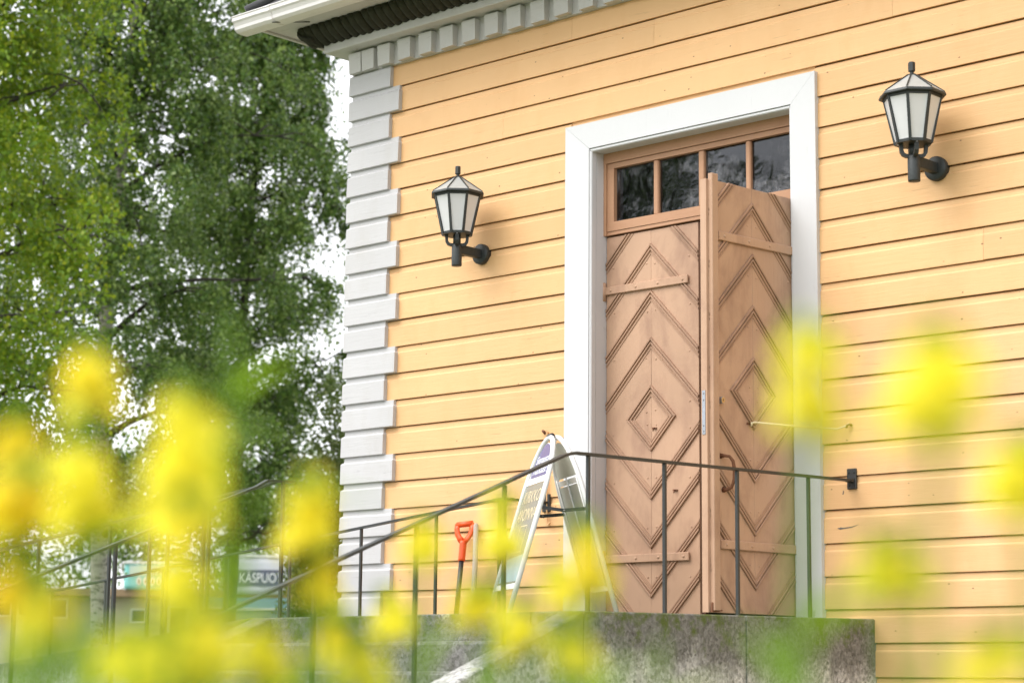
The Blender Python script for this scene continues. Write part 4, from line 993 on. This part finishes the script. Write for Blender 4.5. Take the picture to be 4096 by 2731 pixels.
def btext(t, txt, size, mat, x, y, w_, sx=1.0):
    me = Matrix.Identity(4); p = Vector(KP(kuu(x), w_, kz(y)))-origin(t)
    for i in range(3): me[i][0] = kx[i]; me[i][1] = (0, 0, 1)[i]; me[i][2] = -ky[i]; me[i][3] = p[i]
    mm = text_mesh(txt, size, 'print_white', me, sx=sx, extrude=0.004); mm.materials.clear(); mm.materials.append(mat)
    o = bpy.data.objects.new('lettering', mm); COL.objects.link(o); o.parent = t
b1 = banner(905, 1142, 2232, 2378, simple('lilac_white_banner', (0.62, 0.64, 0.70), 0.5, 0, 0.12, 2, 0), 'white and grey banner lettered KÄSPUOTI on the kiosk roof', -0.62)
kbox(kuu(935), kuu(1130), -0.640, -0.634, kz(2348), kz(2282)).build('dark_print', simple('slate_banner_print', (0.105, 0.12, 0.17), 0.5, 0, 0.15, 3, 0), b1)
btext(b1, 'KÄSPUOTI', 0.335, MT['print_white'], 1048, 2333, -0.648, 0.72)
b2 = banner(500, 722, 2262, 2362, simple('turquoise_banner', (0.22, 0.60, 0.58), 0.5, 0, 0.15, 2, 0), 'turquoise banner with brown capitals and round pictures on the kiosk roof', -0.62)
kbox(kuu(520), kuu(712), -0.640, -0.634, kz(2310), kz(2270)).build('pale_print', simple('pale_banner_print', (0.55, 0.68, 0.60), 0.5, 0, 0.1, 3, 0), b2)
btext(b2, 'MPÄRI', 0.20, simple('brown_print', (0.22, 0.08, 0.04), 0.5, 0, 0.1, 5, 0), 640, 2304, -0.648, 1.0)
for x in (560, 588, 616, 642, 690):
    m = MB(); m.rings([[KP(kuu(x)+0.065*math.cos(k*math.pi/8), w_, kz(2331)+0.10*math.sin(k*math.pi/8)) for k in range(16)] for w_ in (-0.634, -0.642)]); rp_ = m.build('round_picture', trimw, b2)
    m = MB(); m.rings([[KP(kuu(x)+a, w_, kz(2331)+c) for a, c in ((-.03,-.05),(.03,-.05),(.015,.02),(0,.05),(-.015,.02))] for w_ in (-0.643, -0.646)]); m.build('picture_motif', fasc, rp_)
# blue-covered market counter by the kiosk
stl = thing('market_counter', KP(kuu(1020), -2.2, gz), 'blue covered market counter with a white edge in front of the kiosk', 'counter')
bl_ = simple('blue_tarpaulin', (0.16, 0.30, 0.42), 0.5, 0, 0.2, 3, 0.1)
kbox(kuu(850), kuu(1190), -2.6, -1.8, kz(2445), kz(2408)).build('cover', bl_, stl)
kbox(kuu(845), kuu(1195), -2.64, -1.76, kz(2452), kz(2446)).build('edge_strip', trimw, stl)
kbox(kuu(852), kuu(1188), -2.59, -1.81, gz, kz(2453)).build('counter_front', simple('teal_front', (0.16, 0.26, 0.27), 0.6, 0, 0.2, 3, 0), stl)
# low slatted shed at the far left
shd = thing('low_shed', KP(kuu(20), -8, gz*0.8), 'low brick shed with grey slatted roof edge beyond the ramp', 'shed')
kbox(kuu(-260), kuu(110), -9.5, -7.0, 0.2, kz(2592)).build('wall', simple('orange_brick', (0.30, 0.14, 0.07), 0.8, 0, 0.3, 6, 0), shd)
for i in range(5): kbox(kuu(-270), kuu(118), -9.6-0.012*i, -6.9, kz(2592)+0.006+i*0.052, kz(2592)+0.052+i*0.052).build('roof_slat', simple('grey_slat_%d' % i, (0.26, 0.27, 0.28), 0.6, 0, 0.1, 5, 0) if i == 0 else bpy.data.materials['grey_slat_0'], shd)

# ------------------------------------------------------------------ flowers close to the camera
def petal_mesh(mat):
    m = MB()
    for k in range(5):
        a = k*2*math.pi/5; ca, sa = math.cos(a), math.sin(a)
        def P_(r, s, h): return (ca*r-sa*s, sa*r+ca*s, h)
        m.add([P_(0.001, 0, 0), P_(0.006, -0.0045, 0.004), P_(0.007, 0, 0.003), P_(0.006, 0.0045, 0.004), P_(0.013, -0.0065, 0.0085), P_(0.014, 0, 0.0075), P_(0.013, 0.0065, 0.0085), P_(0.0175, -0.003, 0.0085), P_(0.0182, 0.002, 0.0082)],
              [(0, 1, 2), (0, 2, 3), (1, 4, 5, 2), (2, 5, 6, 3), (4, 7, 5), (5, 7, 8), (5, 8, 6)], True)
    m.lathe([(0.0025, -0.004), (0.004, 0.0), (0.002, 0.004)], (0, 0, 0), 6, 0, True)
    me = m.mesh('blossom'); me.materials.append(MT[mat]); return me
PET = [petal_mesh('petal'), petal_mesh('petal_o')]
def leaf_blade():
    m = MB(); V_ = []
    for i in range(6):
        s = i/5; wd = 0.009*math.sin(math.pi*min(0.98, s*0.93+0.06))**0.8; z = 0.10*s*0.35-0.03*s*s*2; xx = 0.115*s
        V_ += [(xx, -wd, z+0.003), (xx, 0, z), (xx, wd, z+0.003)]
    m.add(V_, [(i*3+j, (i+1)*3+j, (i+1)*3+j+1, i*3+j+1) for i in range(5) for j in range(2)], True)
    me = m.mesh('leaf'); me.materials.append(MT['leaf_plant']); return me
LB = leaf_blade()
bud = MB(); bud.lathe([(0.001, 0), (0.004, 0.003), (0.0045, 0.008), (0.001, 0.013)], (0,0,0), 6, 0, True); BUD = bud.mesh('bud'); BUD.materials.append(MT['leaf_plant'])
def plant(x, y0, y1, d, wpx, orange=0.15, label=None, leaves=8, dens=1.0, tilt=0.0, leafscale=1.0):
    d *= 0.82; orange *= 0.7
    rng = RNG; k = d/(FREL*4096)
    top = at(x, y0, d); low = at(x+tilt, y1, d) if y1 else top-np.array([0, 0, 0.05])
    axis = top-low; axis[0] *= 0.6; axis[1] *= 0.6
    root = np.array([low[0]+rng.uniform(-.06, .06), low[1]+rng.uniform(-.06, .06), gh(low[0], low[1])])
    t = thing('flowering_plant' if y1 else 'leafy_plant', tuple(root), label or ('tall garden plant with a blurred yellow flower spike in the foreground' if y1 else 'green leafy garden plant without flowers in the foreground'), 'plant', 'yellow flowers in the foreground' if y1 else 'leafy stems in the foreground')
    mid = root*0.45+low*0.55+np.array([rng.uniform(-.02,.02), rng.uniform(-.02,.02), 0])
    MB().tube([tuple(root-np.array([0,0,.03])), tuple(mid), tuple(low), tuple(low+axis*0.96)], [0.0045, 0.0038, 0.003, 0.0018], 6).build('stem', 'leaf_plant', t)
    off = Vector(root)
    if y1:
        L = np.linalg.norm(axis); rad = wpx*k*0.5; n = max(8, int(L/0.0030*dens*(0.8+rad/0.02*0.6)*(1.5 if d < 1.0 else 1.0)))
        nw = max(1, int(round(L/0.030))); wr = rng.uniform(0.65, 1.15, nw); wo_ = rng.normal(size=(nw, 2))*rad*0.30
        for i in range(n):
            q_ = min(nw-1, int(i*nw/n)); s = min(1.0, max(0.0, (q_+0.5+rng.normal()*0.24)/nw)); a = i*2.4+rng.uniform(-.4, .4)
            rr_ = rad*wr[q_]*(1.0-0.45*s**2.5)*rng.uniform(0.25, 0.95)
            p = low+axis*s+np.array([math.cos(a)*rr_+wo_[q_, 0]*(1-s), math.sin(a)*rr_+wo_[q_, 1]*(1-s), 0.0])
            el = rng.uniform(0.5, 1.2); sc = (1-0.35*s)*rng.uniform(0.8, 1.15)*min(1.3, max(0.85, rad/0.013))
            link('blossom', PET[1 if rng.uniform() < orange else 0], t, Vector(p)-off, (0, el, a), (sc, sc, sc))
        for i in range(5):
            a = rng.uniform(0, 6.28); link('bud', BUD, t, Vector(low+axis*rng.uniform(.85, 1.0)+np.array([math.cos(a), math.sin(a), 0])*0.004)-off, (0, rng.uniform(0, .8), a))
    for i in range(leaves):
        s = (0.93 if y1 else 1.0)-(i+rng.uniform(0, 0.6))/leaves*0.5; p = root*(1-s)+low*s; a = i*2.4+rng.uniform(-.5, .5); sc = rng.uniform(0.6, 1.15)*leafscale*(1.25-0.55*s if y1 else 1.0)
        link('leaf', LB, t, Vector(p)-off, (rng.uniform(-.3, .3), -rng.uniform(0.2, 0.9), a), (sc, sc*rng.uniform(.8, 1.3), sc))
    return t
FL = [ # x, y top, y bottom of bloom, depth, width px, share of golden blossoms
 (345, 1400, 1640, 1.60, 150, .5), (330, 1760, 2130, 1.50, 170, .1), (70, 1690, 1860, 1.65, 150, .8), (85, 1900, 2160, 1.55, 190, .5),
 (750, 1570, 2080, 1.40, 190, .1), (760, 2000, 2450, 1.35, 160, .1), (1240, 1935, 2230, 1.80, 150, .4), (1275, 2240, 2440, 1.80, 100, .3),
 (1560, 2390, 2560, 2.00, 100, .2), (1690, 2100, 2290, 1.80, 110, .1), (2005, 2000, 2230, 2.00, 100, .2), (1925, 2360, 2520, 1.80, 150, .4),
 (2080, 2420, 2640, 1.70, 120, .2), (2345, 2120, 2400, 1.65, 130, .4), (3235, 1340, 1760, 1.20, 175, .0), (3745, 1370, 1790, 1.00, 250, .0),
 (4085, 1800, 2080, 1.20, 170, .0), (3545, 2190, 2450, 1.20, 200, .0), (3975, 2560, 2760, 1.15, 200, .3), (800, 2470, 2760, 1.30, 180, .1), (700, 2560, 2690, 1.5, 90, .2),
 (190, 2380, 2640, 1.40, 140, .3), (500, 2560, 2760, 1.35, 130, .1), (55, 2230, 2480, 1.55, 150, .6), (1340, 2480, 2640, 1.9, 110, .2), (2230, 2300, 2470, 1.8, 110, .1),
 (1060, 2530, 2760, 1.5, 150, .1), (1430, 2570, 2760, 1.5, 130, .1), (600, 2540, 2760, 1.3, 150, .1), (2290, 2560, 2740, 1.5, 110, .1),
]
FLAB = ['golden-tipped yellow spike before the white birch trunk, highest above the ramp rails', 'yellow spike below the golden-tipped one, before the white birch trunk', 'short golden orange spike before the yellowing birch, upper of a pair', 'golden yellow spike right under the short orange one', 'long pale yellow spike before the dark birch, tallest by the ramp', 'long yellow spike rising before the turquoise banner end', 'yellow spike with golden side before the white corner blocks', 'yellow spike before the KÄSPUOTI banner end and left cheek stone', 'small yellow spike before the front edge of the landing', 'small pale spike against the handrail post left of the shovel', 'narrow yellow spike between the shovel and the A-frame sign', 'round yellow cluster before the landing edge under the shovel', 'yellow spike before the sloping cheek stone below the sign', 'golden yellow spike before the rear leg of the A-frame sign', 'bright yellow spike before the casing beside the open door leaf', 'widest pale yellow spike before the siding below the lantern by the open leaf', 'yellow spike before the siding past the hold-open hook and bracket', 'yellow spike before the siding right where the granite landing ends', 'golden yellow cluster before the lowest siding boards beyond the landing', 'broad yellow spike before the lower end of the steps', 'small yellow spike before the foot of the left handrail posts', 'golden spike before the granite wall of the ramp', 'yellow spike before the joint in the ramp wall', 'orange-gold spike before the low brick shed', 'tiny yellow spike before the second stone step', 'small yellow spike before the upper end of the sloping cheek stone', 'yellow cluster before the left cheek stone foot', 'low yellow cluster before the third stone step', 'low yellow cluster before the ramp wall beside the cheek stone', 'low yellow cluster before the joint at the landing corner']
for f, lb in zip(FL, FLAB): plant(*f, label=lb)
GL = [(930, 1260, 1.50), (560, 2640, 1.35), (200, 2230, 1.40), (700, 2600, 1.25), (1180, 2600, 1.5), (2180, 2520, 1.5), (2450, 2580, 1.35), (3215, 2560, 1.1), (60, 2400, 1.6), (1470, 2600, 1.5), (330, 2560, 1.2), (2640, 2540, 1.7), (1020, 2560, 1.5), (1730, 2620, 1.5), (150, 2540, 1.3), (470, 2600, 1.1), (250, 2500, 1.0), (620, 2560, 1.0), (30, 2520, 1.0), (900, 2600, 1.1), (2320, 2600, 1.2), (1950, 2600, 1.2)]
for x, y, d in GL: plant(x, y, None, d, 0, leaves=22, leafscale=0.75)
# meadow tufts under the flowers (below the picture edge, seen from other places)
n = 9000; ang = RNG.uniform(0, 6.28, n); r = np.sqrt(RNG.uniform(0.2, 1, n))*4.0
Pb = np.stack([CAM_C[0]+r*np.cos(ang), CAM_C[1]+r*np.sin(ang), np.zeros(n)], 1)
hgt = RNG.uniform(0.12, 0.42, n); ln = RNG.normal(size=(n, 2))*0.10; sd_ = RNG.normal(size=(n, 2)); sd_ /= np.linalg.norm(sd_, axis=1)[:, None]
Z0 = np.zeros((n, 1)); wv = np.concatenate([sd_*0.004, Z0], 1); tip = Pb+np.concatenate([ln, hgt[:, None]], 1); mid_ = Pb*0.45+tip*0.55+np.concatenate([-ln*0.15, Z0], 1)
V = np.stack([Pb-wv, Pb+wv, mid_+wv*.7, mid_-wv*.7, mid_-wv*.7, mid_+wv*.7, tip+wv*.1, tip-wv*.1], 1).reshape(-1, 3)
gt = add_mesh('meadow_grass', V, np.arange(n*8).reshape(-1, 4), 'leaf_plant', None, (0, 0, 0), 'stuff'); tag(gt, 'tall meadow grass under the yellow flowers', 'grass')
